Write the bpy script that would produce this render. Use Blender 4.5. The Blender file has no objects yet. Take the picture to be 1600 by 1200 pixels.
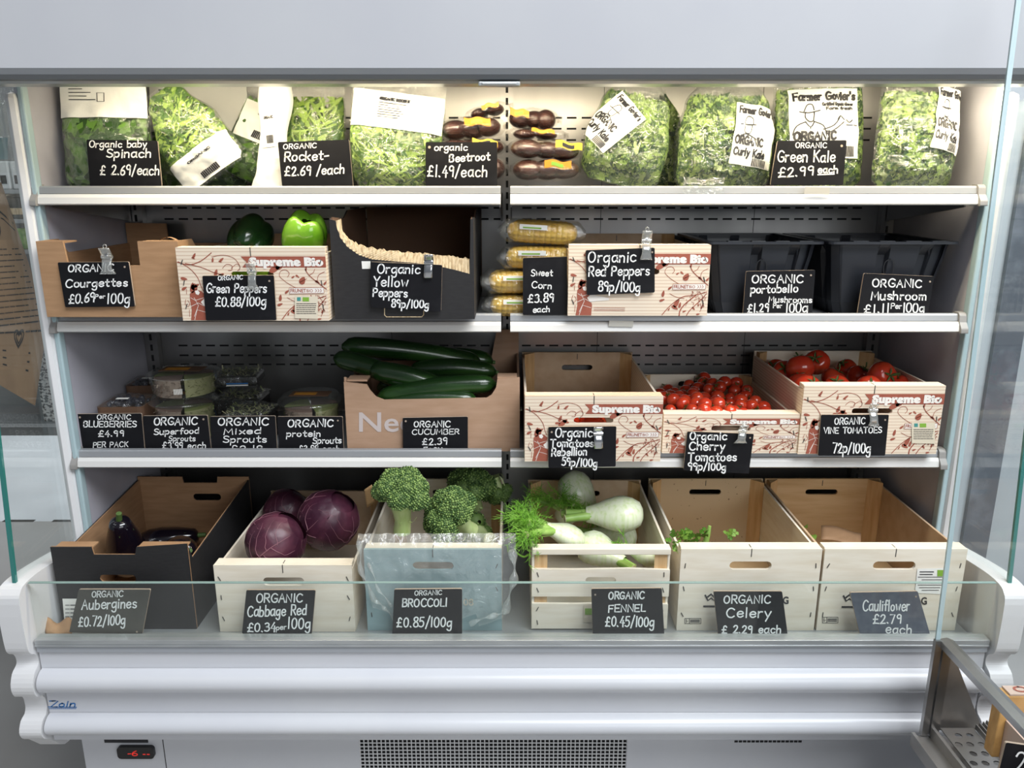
import bpy, math, random
from mathutils import Vector, Matrix, noise
from mathutils.geometry import tessellate_polygon
# ------------------------------------------------------------------ camera, world, lights, exposure
SC = bpy.context.scene
COL = SC.collection
PITCH = math.radians(14.6); FPX = 1202.0; HC = 1.45
SP, CP = math.sin(PITCH), math.cos(PITCH)
cam_d = bpy.data.cameras.new('camera'); cam = bpy.data.objects.new('camera', cam_d); COL.objects.link(cam)
cam.location = (0, 0, HC); cam.rotation_euler = (math.pi/2 - PITCH, 0, 0)
cam_d.sensor_width = 36.0; cam_d.lens = 36.0*FPX/1600.0; cam_d.clip_start = 0.02
SC.camera = cam
W = bpy.data.worlds.new('world'); SC.world = W; W.use_nodes = True
bg = W.node_tree.nodes['Background']; bg.inputs[0].default_value = (0.83, 0.90, 1.0, 1); bg.inputs[1].default_value = 0.17
def area(name, loc, target, sx, sy, power, color):
    l = bpy.data.lights.new(name, 'AREA'); l.shape = 'RECTANGLE'; l.size = sx; l.size_y = sy; l.energy = power; l.color = color
    o = bpy.data.objects.new(name, l); COL.objects.link(o); o.location = loc
    o.rotation_euler = (Vector(target)-Vector(loc)).to_track_quat('-Z', 'Y').to_euler(); return o
area('skylight', (1.5, -0.25, 4.0), (0.25, 1.5, 0.9), 3.4, 1.5, 205, (0.94, 0.97, 1.0))
area('shop_window_light', (2.0, -2.8, 2.4), (0.1, 1.5, 1.0), 3.2, 1.5, 62, (0.94, 0.97, 1.0))
area('aisle_skylight', (-2.4, 4.0, 3.1), (-2.2, 4.0, 0.0), 1.6, 1.6, 70, (0.94, 0.97, 1.0))
area('case_tube_light', (0.10, 1.50, 1.648), (0.10, 1.62, 1.40), 1.75, 0.03, 17, (1.0, 0.86, 0.60))
SC.view_settings.view_transform = 'Standard'; SC.view_settings.look = 'None'
SC.view_settings.exposure = 0.08; SC.view_settings.gamma = 1.0; SC.view_settings.use_curve_mapping = False
SC.cycles.use_denoising = True; SC.cycles.transparent_max_bounces = 24; SC.cycles.max_bounces = 8
SC.cycles.caustics_reflective = False; SC.cycles.caustics_refractive = False
# ------------------------------------------------------------------ helpers
R = math.radians
rnd = random.Random(7)
def at(px, py, D, k=0.0, z0=0.0):
    """The point of the plane y = D + k(z - z0) that a pixel of the 1600x1200 picture looks at."""
    u = (px-800.0)/FPX; v = (600.0-py)/FPX
    dy = CP + v*SP; dz = -SP + v*CP
    t = (D + k*(HC-z0))/(dy - k*dz)
    return Vector((t*u, t*dy, HC + t*dz))
class MB:
    def __init__(s): s.v = []; s.f = []; s.m = []; s.s = []
    def add(s, vs, fs, mat=0, smooth=False, M=None):
        b = len(s.v)
        for v in vs:
            v = Vector(v); s.v.append(M @ v if M is not None else v)
        for f in fs:
            s.f.append(tuple(b+i for i in f)); s.m.append(mat); s.s.append(smooth)
        return s
    def box(s, x0, x1, y0, y1, z0, z1, mat=0, M=None):
        vs = [(x, y, z) for x in (x0, x1) for y in (y0, y1) for z in (z0, z1)]
        return s.add(vs, [(0,1,3,2),(4,6,7,5),(0,4,5,1),(2,3,7,6),(0,2,6,4),(1,5,7,3)], mat, False, M)
    def plate(s, outer, holes=(), a=0.0, b=0.01, axis='y', mat=0, M=None, smooth=False):
        """A flat outline (with holes) given thickness from a to b along an axis; outline in the two other axes."""
        loops = [list(outer)] + [list(h) for h in holes]
        tri = tessellate_polygon([[Vector((p[0], p[1], 0)) for p in l] for l in loops])
        pts = [p for l in loops for p in l]; n = len(pts)
        def P(p, d):
            return {'y': (p[0], d, p[1]), 'x': (d, p[0], p[1]), 'z': (p[0], p[1], d)}[axis]
        vs = [P(p, a) for p in pts] + [P(p, b) for p in pts]
        fs = [tuple(t) for t in tri] + [tuple(n+i for i in reversed(t)) for t in tri]
        s.add(vs, fs, mat, False, M)
        vs2 = []; fs2 = []; o = 0
        for l in loops:
            k = len(l)
            for i in range(k):
                j = (i+1) % k
                fs2.append((o+i, o+j, n+o+j, n+o+i))
            o += k
        s.add(vs, fs2, mat, smooth, M); return s
    def tube(s, pts, rad, seg=10, mat=0, caps=True, M=None, flat=1.0):
        pts = [Vector(p) for p in pts]; n = len(pts)
        if not isinstance(rad, (list, tuple)): rad = [rad]*n
        vs = []; fs = []
        up = Vector((0.123, 0.31, 0.94))
        prev = None
        for i, p in enumerate(pts):
            d = (pts[min(i+1, n-1)]-pts[max(i-1, 0)]).normalized()
            if prev is None:
                a = d.cross(up)
                if a.length < 1e-3: a = d.cross(Vector((1, 0, 0)))
            else: a = prev - d*prev.dot(d)
            a.normalize(); prev = a; b = d.cross(a)
            for j in range(seg):
                t = 2*math.pi*j/seg
                vs.append(p + (a*math.cos(t) + b*math.sin(t)*flat)*rad[i])
        for i in range(n-1):
            for j in range(seg):
                k = (j+1) % seg
                fs.append((i*seg+j, i*seg+k, (i+1)*seg+k, (i+1)*seg+j))
        s.add(vs, fs, mat, True, M)
        if caps:
            s.add(vs[:seg], [tuple(reversed(range(seg)))], mat, False, M)
            s.add(vs[-seg:], [tuple(range(seg))], mat, False, M)
        return s
    def lathe(s, prof, seg=24, mat=0, M=None, fn=None, smooth=True):
        """prof: (radius, z); fn(angle, z, r) -> r lets the section be lobed."""
        vs = []; fs = []
        for r, z in prof:
            for j in range(seg):
                t = 2*math.pi*j/seg; q = fn(t, z, r) if fn else r
                q, zz = q if isinstance(q, tuple) else (q, z)
                vs.append((q*math.cos(t), q*math.sin(t), zz))
        for i in range(len(prof)-1):
            for j in range(seg):
                k = (j+1) % seg
                fs.append((i*seg+j, i*seg+k, (i+1)*seg+k, (i+1)*seg+j))
        s.add(vs, fs, mat, smooth, M); return s
    def grid(s, fn, nu, nv, mat=0, smooth=True, M=None):
        vs = [fn(i/nu, j/nv) for i in range(nu+1) for j in range(nv+1)]
        fs = [(i*(nv+1)+j, (i+1)*(nv+1)+j, (i+1)*(nv+1)+j+1, i*(nv+1)+j+1) for i in range(nu) for j in range(nv)]
        return s.add(vs, fs, mat, smooth, M)
    def build(s, name, mats, parent=None, loc=None, bevel=0, label=None, rot=None, mod=None):
        """loc: world point that becomes the origin (the vertices are in world space); None: vertices are local already."""
        me = bpy.data.meshes.new(name)
        vs = s.v if loc is None else [v-Vector(loc) for v in s.v]
        me.from_pydata([tuple(v) for v in vs], [], s.f)
        me.polygons.foreach_set('material_index', s.m); me.polygons.foreach_set('use_smooth', s.s)
        for m in (mats if isinstance(mats, (list, tuple)) else [mats]): me.materials.append(MAT[m])
        me.update()
        o = bpy.data.objects.new(name, me); COL.objects.link(o)
        if loc is not None: o.location = loc
        if rot is not None: o.rotation_euler = rot
        if parent is not None:
            o.parent = parent
            if loc is not None: o.location = Vector(loc)-parent.location
        if bevel:
            b = o.modifiers.new('bevel', 'BEVEL'); b.width = bevel; b.segments = 2; b.limit_method = 'ANGLE'
        if label: o['label'] = label
        return o
def tag(o, label, cat, group=None, kind=None):
    if label: o['label'] = label
    if cat: o['category'] = cat
    if group: o['group'] = group
    if kind: o['kind'] = kind
    return o
def thing(name, label, cat, loc=(0,0,0), rot=(0,0,0), group=None):
    o = bpy.data.objects.new(name, None); COL.objects.link(o); o.empty_display_size = 0.05
    o.location = loc; o.rotation_euler = rot
    return tag(o, label, cat, group)
def dup(root, loc, rot=None, label=None, scale=None):
    c = root.copy(); COL.objects.link(c); c.location = loc
    if rot is not None: c.rotation_euler = rot
    if scale is not None: c.scale = scale if isinstance(scale, (tuple, list)) else (scale,)*3
    if label: c['label'] = label
    for ch in list(root.children):
        d = ch.copy(); COL.objects.link(d); d.parent = c
        for g in list(ch.children):
            e = g.copy(); COL.objects.link(e); e.parent = d
    return c
def lerp_prof(prof, s):
    for (a, x), (b, y) in zip(prof, prof[1:]):
        if s <= b:
            t = (s-a)/max(b-a, 1e-9); t = max(0, min(1, t)); t = t*t*(3-2*t)
            return x+(y-x)*t
    return prof[-1][1]
def slot(cx, cz, w, h, n=6):
    r = h/2; out = []
    for i in range(n+1):
        t = -math.pi/2 + math.pi*i/n; out.append((cx+w/2-r+r*math.cos(t), cz+r*math.sin(t)))
    for i in range(n+1):
        t = math.pi/2 + math.pi*i/n; out.append((cx-w/2+r+r*math.cos(t), cz+r*math.sin(t)))
    return out
def rrect(x0, x1, z0, z1, r, n=4):
    out = []
    for cx, cz, a in ((x1-r, z0+r, -90), (x1-r, z1-r, 0), (x0+r, z1-r, 90), (x0+r, z0+r, 180)):
        for i in range(n+1):
            t = R(a+90*i/n); out.append((cx+r*math.cos(t), cz+r*math.sin(t)))
    return out
def smooth_line(pts, n=5):
    if len(pts) < 3: return list(pts)
    out = []
    P = [pts[0]] + list(pts) + [pts[-1]]
    for i in range(1, len(P)-2):
        p0, p1, p2, p3 = [Vector(q) for q in P[i-1:i+3]]
        for j in range(n):
            t = j/n
            out.append(tuple(0.5*((2*p1)+(p2-p0)*t+(2*p0-5*p1+4*p2-p3)*t*t+(3*p1-p0-3*p2+p3)*t**3)))
    out.append(tuple(pts[-1])); return out
# ------------------------------------------------------------------ materials
MAT = {}
def _tex(nt, scale, stretch=(1,1,1), kind='NOISE', detail=4.0, coord='Object'):
    tc = nt.nodes.new('ShaderNodeTexCoord'); mp = nt.nodes.new('ShaderNodeMapping')
    mp.inputs['Scale'].default_value = tuple(scale*q for q in stretch)
    nt.links.new(tc.outputs[coord], mp.inputs[0])
    if kind == 'NOISE':
        n = nt.nodes.new('ShaderNodeTexNoise'); n.inputs['Detail'].default_value = detail; n.inputs['Scale'].default_value = 1.0
    elif kind == 'VORONOI':
        n = nt.nodes.new('ShaderNodeTexVoronoi'); n.inputs['Scale'].default_value = 1.0
    else:
        n = nt.nodes.new('ShaderNodeTexWave'); n.inputs['Scale'].default_value = 1.0; n.inputs['Distortion'].default_value = 2.0
        n.bands_direction = 'Z'
    nt.links.new(mp.outputs[0], n.inputs['Vector']); return n
def mat(name, c, rough=0.5, metal=0.0, c2=None, tex=None, ramp=(0.35, 0.65), bump=None, spec=None, coat=0.0, island=0.0, trans=0.0, sheen=None, sub=0.0):
    m = bpy.data.materials.new(name); m.use_nodes = True; nt = m.node_tree; b = nt.nodes['Principled BSDF']
    b.inputs['Base Color'].default_value = (*c, 1); b.inputs['Roughness'].default_value = rough; b.inputs['Metallic'].default_value = metal
    if spec is not None: b.inputs['Specular IOR Level'].default_value = spec
    if coat: b.inputs['Coat Weight'].default_value = coat; b.inputs['Coat Roughness'].default_value = 0.08
    if trans: b.inputs['Transmission Weight'].default_value = trans
    if sub: b.inputs['Subsurface Weight'].default_value = sub; b.inputs['Subsurface Radius'].default_value = (0.01, 0.006, 0.003)
    src = None
    if c2 is not None:
        cr = nt.nodes.new('ShaderNodeValToRGB')
        cr.color_ramp.elements[0].position = ramp[0]; cr.color_ramp.elements[0].color = (*c, 1)
        cr.color_ramp.elements[1].position = ramp[1]; cr.color_ramp.elements[1].color = (*c2, 1)
        if tex == 'island':
            g = nt.nodes.new('ShaderNodeNewGeometry'); nt.links.new(g.outputs['Random Per Island'], cr.inputs[0])
        else:
            t = _tex(nt, *tex); nt.links.new(t.outputs['Fac' if 'Fac' in t.outputs else 'Distance'], cr.inputs[0])
        src = cr.outputs[0]
        if island:
            g = nt.nodes.new('ShaderNodeNewGeometry'); hs = nt.nodes.new('ShaderNodeHueSaturation')
            mr = nt.nodes.new('ShaderNodeMapRange'); mr.inputs['To Min'].default_value = 1-island; mr.inputs['To Max'].default_value = 1+island
            nt.links.new(g.outputs['Random Per Island'], mr.inputs[0]); nt.links.new(mr.outputs[0], hs.inputs['Value'])
            nt.links.new(src, hs.inputs['Color']); src = hs.outputs[0]
        nt.links.new(src, b.inputs['Base Color'])
    if bump:
        t = _tex(nt, *bump[0]); bp = nt.nodes.new('ShaderNodeBump'); bp.inputs['Strength'].default_value = bump[1]; bp.inputs['Distance'].default_value = bump[2]
        nt.links.new(t.outputs['Fac' if 'Fac' in t.outputs else 'Distance'], bp.inputs['Height']); nt.links.new(bp.outputs[0], b.inputs['Normal'])
    MAT[name] = m; return m
def film(name, tint=(0.97, 0.98, 0.97), haze=0.05, gloss=0.25, rough=0.12, bump=(60, 0.6, 0.004), hazec=(0.9, 0.92, 0.9)):
    """Thin clear plastic or glass: looks through, mirrors at grazing angles, a trace of milky haze."""
    m = bpy.data.materials.new(name); m.use_nodes = True; nt = m.node_tree; nt.nodes.clear()
    out = nt.nodes.new('ShaderNodeOutputMaterial'); tr = nt.nodes.new('ShaderNodeBsdfTransparent'); tr.inputs[0].default_value = (*tint, 1)
    gl = nt.nodes.new('ShaderNodeBsdfGlossy'); gl.inputs['Roughness'].default_value = rough; gl.inputs[0].default_value = (1, 1, 1, 1)
    df = nt.nodes.new('ShaderNodeBsdfDiffuse'); df.inputs[0].default_value = (*hazec, 1)
    lw = nt.nodes.new('ShaderNodeLayerWeight'); lw.inputs[0].default_value = 0.3
    ma = nt.nodes.new('ShaderNodeMath'); ma.operation = 'MULTIPLY_ADD'; ma.inputs[1].default_value = gloss; ma.inputs[2].default_value = gloss*0.18
    m1 = nt.nodes.new('ShaderNodeMixShader'); m2 = nt.nodes.new('ShaderNodeMixShader'); m1.inputs[0].default_value = haze
    nt.links.new(tr.outputs[0], m1.inputs[1]); nt.links.new(df.outputs[0], m1.inputs[2])
    nt.links.new(lw.outputs['Facing'], ma.inputs[0]); nt.links.new(ma.outputs[0], m2.inputs[0])
    nt.links.new(m1.outputs[0], m2.inputs[1]); nt.links.new(gl.outputs[0], m2.inputs[2]); nt.links.new(m2.outputs[0], out.inputs[0])
    if bump:
        t = _tex(nt, bump[0]); t.inputs['Distortion'].default_value = 1.6; bp = nt.nodes.new('ShaderNodeBump'); bp.inputs['Strength'].default_value = bump[1]; bp.inputs['Distance'].default_value = bump[2]
        nt.links.new(t.outputs['Fac'], bp.inputs['Height']); nt.links.new(bp.outputs[0], gl.inputs['Normal']); nt.links.new(bp.outputs[0], lw.inputs['Normal'])
    MAT[name] = m
def emit(name, c, s):
    m = bpy.data.materials.new(name); m.use_nodes = True; b = m.node_tree.nodes['Principled BSDF']
    b.inputs['Base Color'].default_value = (*c, 1); b.inputs['Emission Color'].default_value = (*c, 1); b.inputs['Emission Strength'].default_value = s; MAT[name] = m
mat('white_enamel', (0.63, 0.64, 0.67), 0.27, c2=(0.59, 0.60, 0.64), tex=(3.0,))
mat('white_plastic', (0.70, 0.70, 0.71), 0.4)
mat('grey_trim', (0.36, 0.38, 0.41), 0.35)
mat('dark_trim', (0.16, 0.17, 0.18), 0.4)
mat('aluminium', (0.50, 0.52, 0.53), 0.32, 0.55, c2=(0.42, 0.44, 0.45), tex=(2.0, (6, 1, 40)))
mat('rail_white', (0.70, 0.69, 0.67), 0.3)
mat('rail_grey', (0.30, 0.31, 0.325), 0.35, 0.2)
mat('end_cap_plastic', (0.28, 0.27, 0.26), 0.4)
mat('liner', (0.46, 0.45, 0.50), 0.5, c2=(0.42, 0.41, 0.46), tex=(14.0,))
mat('stainless', (0.24, 0.235, 0.23), 0.3, 0.9, c2=(0.46, 0.45, 0.44), tex=(3.0, (1, 1, 0.15)), bump=((30, (60, 1, 0.3)), 0.03, 0.002))
mat('stainless_worn', (0.42, 0.41, 0.40), 0.34, 0.85, c2=(0.26, 0.24, 0.22), tex=(9.0,), ramp=(0.5, 0.8))
mat('black_hole', (0.006, 0.006, 0.007), 0.7)
mat('black_plastic', (0.014, 0.014, 0.016), 0.3)
mat('tray_plastic', (0.020, 0.022, 0.028), 0.38, c2=(0.032, 0.035, 0.043), tex=(5.0,))
mat('glass_edge', (0.035, 0.19, 0.17), 0.12, spec=0.8)
mat('riser_edge', (0.24, 0.34, 0.32), 0.2)
mat('pale_glass_edge', (0.40, 0.52, 0.55), 0.15, spec=0.8)
film('glass', (0.965, 0.985, 0.98), 0.010, 0.10, 0.02, None)
film('whitish_glass', (0.93, 0.96, 0.96), 0.05, 0.10, 0.05, None, (0.75, 0.80, 0.82))  # counter pane with a faint, even whitish tint
film('bag_film', (0.97, 0.98, 0.96), 0.02, 0.38, 0.09, (38, 0.9, 0.012))
film('pack_film', (0.97, 0.96, 0.95), 0.004, 0.22, 0.08, (46, 0.8, 0.008))
film('clear_tub', (0.95, 0.96, 0.94), 0.02, 0.30, 0.08, (25, 0.3, 0.004))
film('liner_film', (0.95, 0.97, 0.96), 0.13, 0.40, 0.14, (30, 0.8, 0.010), (0.92, 0.93, 0.92))
film('clip_plastic', (0.90, 0.91, 0.90), 0.16, 0.7, 0.06, (40, 0.3, 0.003))
mat('kraft', (0.40, 0.235, 0.125), 0.75, c2=(0.34, 0.195, 0.10), tex=(18.0, (1, 1, 6)), bump=((180, (1, 1, 0.1)), 0.08, 0.001))
mat('kraft_pale', (0.47, 0.30, 0.20), 0.75, c2=(0.42, 0.26, 0.165), tex=(16.0, (1, 1, 5)))
mat('kraft_dark', (0.15, 0.085, 0.05), 0.8)
mat('kraft_edge', (0.66, 0.52, 0.33), 0.85, c2=(0.40, 0.28, 0.15), tex=(220.0, (1.6, 1.6, 0.25)), ramp=(0.45, 0.66))
mat('black_card', (0.014, 0.013, 0.014), 0.6, c2=(0.019, 0.018, 0.019), tex=(60.0, (1, 1, 4)))
mat('poplar', (0.82, 0.75, 0.63), 0.65, c2=(0.73, 0.64, 0.50), tex=(9.0, (1.2, 1.2, 9)), ramp=(0.40, 0.75))
mat('pine', (0.64, 0.43, 0.22), 0.65, c2=(0.50, 0.29, 0.12), tex=(10.0, (9, 9, 1.0)), ramp=(0.4, 0.75))
mat('fibre_board', (0.55, 0.41, 0.28), 0.75, c2=(0.48, 0.34, 0.22), tex=(30.0,))
mat('speckled_board', (0.58, 0.45, 0.29), 0.75, c2=(0.12, 0.07, 0.04), tex=(95.0, (1, 1, 1)), ramp=(0.66, 0.72))
mat('plank_board', (0.66, 0.46, 0.25), 0.6, c2=(0.52, 0.32, 0.14), tex=(7.0, (1, 1, 9)), ramp=(0.4, 0.8))
mat('painted_board', (0.31, 0.44, 0.46), 0.6, c2=(0.27, 0.39, 0.41), tex=(10.0, (1, 1, 6)))
mat('print_board', (0.80, 0.68, 0.54), 0.6, c2=(0.64, 0.47, 0.34), tex=(46.0, (0.04, 0.04, 1.0), 'WAVE'), ramp=(0.72, 0.98))
mat('print_red', (0.30, 0.075, 0.045), 0.6, c2=(0.36, 0.10, 0.06), tex=(30.0,))
mat('print_white', (0.85, 0.80, 0.74), 0.6)
mat('staple', (0.10, 0.095, 0.09), 0.4, 0.6)
mat('ink', (0.02, 0.02, 0.025), 0.6)
mat('chalkboard', (0.006, 0.006, 0.008), 0.6, c2=(0.014, 0.014, 0.017), tex=(22.0,), ramp=(0.5, 0.85), spec=0.22)
mat('slate', (0.085, 0.095, 0.125), 0.6, c2=(0.12, 0.13, 0.16), tex=(60.0,))  # slate lightened in its base colour to imitate glare on the glass
mat('glare_board', (0.060, 0.056, 0.048), 0.55, c2=(0.085, 0.078, 0.066), tex=(20.0,))  # glare on the glass painted in as a lighter, brownish board colour
mat('board_edge', (0.40, 0.32, 0.25), 0.7)
mat('chalk', (0.86, 0.86, 0.85), 0.8)
mat('paper', (0.84, 0.83, 0.78), 0.6, bump=((30,), 0.25, 0.004))
mat('sticker', (0.72, 0.64, 0.50), 0.6)
mat('green_print', (0.22, 0.42, 0.05), 0.5)
mat('teal_print', (0.06, 0.28, 0.26), 0.5)
mat('tape', (0.50, 0.48, 0.43), 0.6)
mat('steel_clip', (0.62, 0.63, 0.65), 0.2, 1.0)
mat('blue_badge', (0.03, 0.16, 0.42), 0.4)
emit('tube_glow', (1.0, 0.88, 0.68), 3.0)
emit('red_digit', (0.7, 0.03, 0.02), 0.5)
# ------------------------------------------------------------------ hand-lettering: one-stroke glyphs, y 0..10, cap height 10, x height 6
GL = {
'A':(6.6,"0 0,3 10,6 0;1.2 4,4.8 4"),'B':(6.0,"0 0,0 10;~0 10,4 9.6,4.5 7.5,3 5.5,0 5.2;~0 5.2,4 5,5.3 2.6,4 .4,0 0"),
'C':(6.6,"~6 8.5,4 10,1.5 9,0 5,1.3 1,4 0,6 1.5"),'D':(6.4,"0 0,0 10;~0 10,4 9,6 5,4 1,0 0"),'E':(5.4,"5 10,0 10,0 0,5 0;0 5,4 5"),
'F':(5.2,"5 10,0 10,0 0;0 5.2,4 5.2"),'G':(6.8,"~6 8.5,4 10,1.5 9,0 5,1.3 1,4 0,6 1.5,6 4.3;6 4.3,3.6 4.3"),'H':(6,"0 0,0 10;5.4 0,5.4 10;0 5,5.4 5"),
'I':(1.6,".5 0,.5 10"),'J':(4,"~3.6 10,3.6 2,2 0,0 1.5"),'K':(5.8,"0 0,0 10;5 10,0 4.5;1.5 5.6,5.3 0"),'L':(4.8,"0 10,0 0,4.5 0"),
'M':(7.6,"0 0,.8 10,3.5 3,6.2 10,7 0"),'N':(6.2,"0 0,0 10,5.5 0,5.5 10"),'O':(6.8,"~3 10,.8 8.5,0 5,.8 1.5,3 0,5.2 1.5,6 5,5.2 8.5,3 10"),
'P':(5.6,"0 0,0 10;~0 10,4 9.6,5 7.4,4 5.2,0 4.8"),'R':(5.8,"0 0,0 10;~0 10,4 9.6,4.8 7.4,4 5.2,0 4.8;2 4.9,5.3 0"),
'S':(5.6,"~5 8.8,3 10,.6 8.8,.8 6.3,3 5,5 3.6,5 1.2,2.6 0,0 1.2"),'T':(6.2,"0 10,6 10;3 10,3 0"),'U':(6,"~0 10,0 3,1.3 .3,3.8 .3,5.2 3,5.2 10"),
'V':(6,"0 10,2.8 0,5.6 10"),'W':(8.4,"0 10,2 0,4 7,6 0,8 10"),'X':(5.6,"0 0,5 10;0 10,5 0"),'Y':(5.6,"0 10,2.7 5,2.7 0;5.4 10,2.7 5"),'Z':(5.6,"0 10,5.2 10,0 0,5.4 0"),
'a':(5.4,"~4.3 5.2,2.5 6,.6 5,0 2.8,.8 .4,2.6 .2,4.2 2.2;4.4 6,4.3 1.4,5 0"),'b':(5,"0 10,0 0;~0 3,1 5.6,3 6,4.4 4.5,4.4 1.6,3 0,1 .2,0 2"),
'c':(4.8,"~4.2 5,2.4 6,.5 5,0 3,.6 .8,2.4 0,4.3 1"),'d':(5.2,"4.4 10,4.4 0;~4.4 4.2,3.4 5.8,1.4 5.8,0 3.6,.3 1,1.8 0,3.6 .6,4.4 2.4"),
'e':(4.9,"~.2 3,4.2 3.4,4 5.2,2.2 6,.5 4.8,0 2.6,1 .4,2.8 0,4.4 1.2"),'f':(4,"~3.8 9.2,2.6 10,1.6 8.6,1.5 0;0 5.6,3.4 5.6"),
'g':(5.2,"~4.3 5,2.5 6,.6 5,0 3,.8 .8,2.4 .6,4.2 2.6;~4.4 6,4.4 -1.5,3.4 -3.8,1.4 -3.8,.2 -2.6"),'h':(4.8,"0 10,0 0;~0 3.4,1.6 5.8,3.4 5.6,4 4,4 0"),
'i':(1.6,".4 6,.4 0;.4 8.4,.5 9"),'k':(4.8,"0 10,0 0;4 6,0 2.6;1.3 3.6,4.2 0"),'l':(1.6,".4 10,.4 0"),
'm':(7,"0 6,0 0;~0 4,1.4 5.9,2.8 5.4,3 3.6,3 0;~3 4,4.4 5.9,5.9 5.4,6.2 3.6,6.2 0"),'n':(4.8,"0 6,0 0;~0 3.4,1.6 5.9,3.4 5.6,4 4,4 0"),
'o':(5,"~2.2 6,.5 5,0 3,.5 1,2.2 0,3.9 1,4.4 3,3.9 5,2.2 6"),'p':(5,"0 6,0 -4;~0 3.4,1.4 5.8,3.4 5.8,4.4 3.8,3.8 1,2 .2,0 1.4"),
'r':(3.6,"0 6,0 0;~0 3.4,1.2 5.6,3 5.8"),'s':(4.3,"~3.6 5.2,2 6,.4 5.2,.6 3.7,2.2 3,3.6 2.2,3.6 .8,2 0,.2 .8"),
't':(4,"1.6 9,1.6 1.2,2.4 0,3.6 .4;0 6,3.6 6"),'u':(4.9,"~0 6,0 1.8,1 0,2.6 .2,4 2.4;4.1 6,4.1 0"),'v':(4.4,"0 6,2 0,4 6"),'w':(6.2,"0 6,1.4 0,2.8 4.4,4.2 0,5.6 6"),
'x':(4.4,"0 0,4 6;0 6,4 0"),'y':(4.8,"0 6,2.2 .4;4.4 6,2.2 0,.8 -3.6"),'z':(4.4,"0 6,4 6,0 0,4 0"),
'0':(5.2,"~2.4 10,.6 8.5,0 5,.6 1.5,2.4 0,4.2 1.5,4.8 5,4.2 8.5,2.4 10"),'1':(2.0,".8 10,.8 0"),'2':(5,"~.2 8,1.4 9.8,3.4 9.6,4.2 7.4,2.6 3.6,0 0;0 0,4.8 .2"),
'3':(4.8,"~.2 9,2.2 10,4 8.4,3.4 6,1.6 5.4;~1.6 5.4,4 4.8,4.4 2,2.6 0,0 .8"),'4':(5,"3 10,0 3.4,4.8 3.4;3.4 6,3.4 -.6"),'5':(5,"4.4 10,.8 10,.4 5.8;~.4 5.8,2.6 6.4,4.4 4.6,4.2 1.6,2.2 0,0 .8"),
'6':(4.8,"~3.8 9.6,1.6 7.4,.2 4,.4 1,2.2 0,4.2 1.4,4 4,2.2 5,.4 3.4"),'7':(4.8,"0 10,4.6 10,1.8 0"),'8':(4.9,"~2.4 5.4,.6 6.8,.6 9,2.4 10,4.2 9,4 6.8,2.4 5.4,.4 3.6,.4 1,2.4 0,4.4 1,4.4 3.6,2.4 5.4"),
'9':(4.8,"~4 8.6,2.4 10,.6 9,.2 7,1.4 5.4,3.4 5.8,4 8,4 4,3.8 0"),'£':(6,"~5 8.4,3.6 10,2 9,1.8 6,1.6 2,.2 .2,2.5 .6,5.4 .2;.2 4.8,4.2 4.8"),
'/':(4.2,"0 -1.4,3.6 11"),'.':(1.8,".2 .6,.8 .0"),'-':(4,"0 3.6,3.4 4"),"'":(1.6,".4 10,.2 7.6"),' ':(3.6,""),'&':(5.5,"~5 0,1 8,2.4 10,3.6 8,0 2.4,1.6 0,5 4"),
}
def text_lines(txt, x0, base, x1, cap, rise=0.0, slant=0.0, wob=0.25, seed=1):
    """Polylines (picture-like axes: x to the side, y down) of a hand-written line that fills x0..x1."""
    rg = random.Random(seed*131+len(txt)); pen = 0; raw = []; gap = 1.5
    for ch in txt:
        adv, st = GL[ch]
        jx, jy, js = rg.uniform(-wob, wob), rg.uniform(-wob, wob)*1.4, 1+rg.uniform(-wob, wob)*0.2
        for part in filter(None, st.split(';')):
            sm = part[0] == '~'
            pts = [tuple(map(float, q.split())) for q in part.lstrip('~').split(',')]
            pts = [(p[0]*js+jx+pen, p[1]*js+jy) for p in pts]
            if sm: pts = smooth_line(pts, 4)
            raw.append(pts)
        pen += adv+gap
    xs = [p[0] for l in raw for p in l]; a, b = min(xs), max(xs); sx = (x1-x0)/max(b-a, 1e-6); sy = cap/10.0
    return [[(x0+(p[0]-a)*sx+slant*p[1]*sy, base-p[1]*sy-rise*((p[0]-a)/(b-a))) for p in l] for l in raw]
def ribbon(mb, pts, w, mapf, mat=0):
    """A flat pen stroke of width w along 2D pts, each point placed by mapf."""
    n = len(pts)
    if n < 2: return
    vs = []
    for i in range(n):
        ax, ay = pts[max(i-1, 0)]; bx, by = pts[min(i+1, n-1)]
        dx, dy = bx-ax, by-ay; l = math.hypot(dx, dy) or 1.0; dx /= l; dy /= l
        x, y = pts[i]; e = w*0.45*(-1 if i == 0 else 1 if i == n-1 else 0)
        vs.append(mapf(x+dx*e-dy*w/2, y+dy*e+dx*w/2)); vs.append(mapf(x+dx*e+dy*w/2, y+dy*e-dx*w/2))
    mb.add(vs, [(2*i, 2*i+1, 2*i+3, 2*i+2) for i in range(n-1)], mat)
def poly(mb, pts, mapf, mat=0):
    tri = tessellate_polygon([[Vector((p[0], p[1], 0)) for p in pts]])
    mb.add([mapf(*p) for p in pts], [tuple(t) for t in tri], mat)
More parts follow.
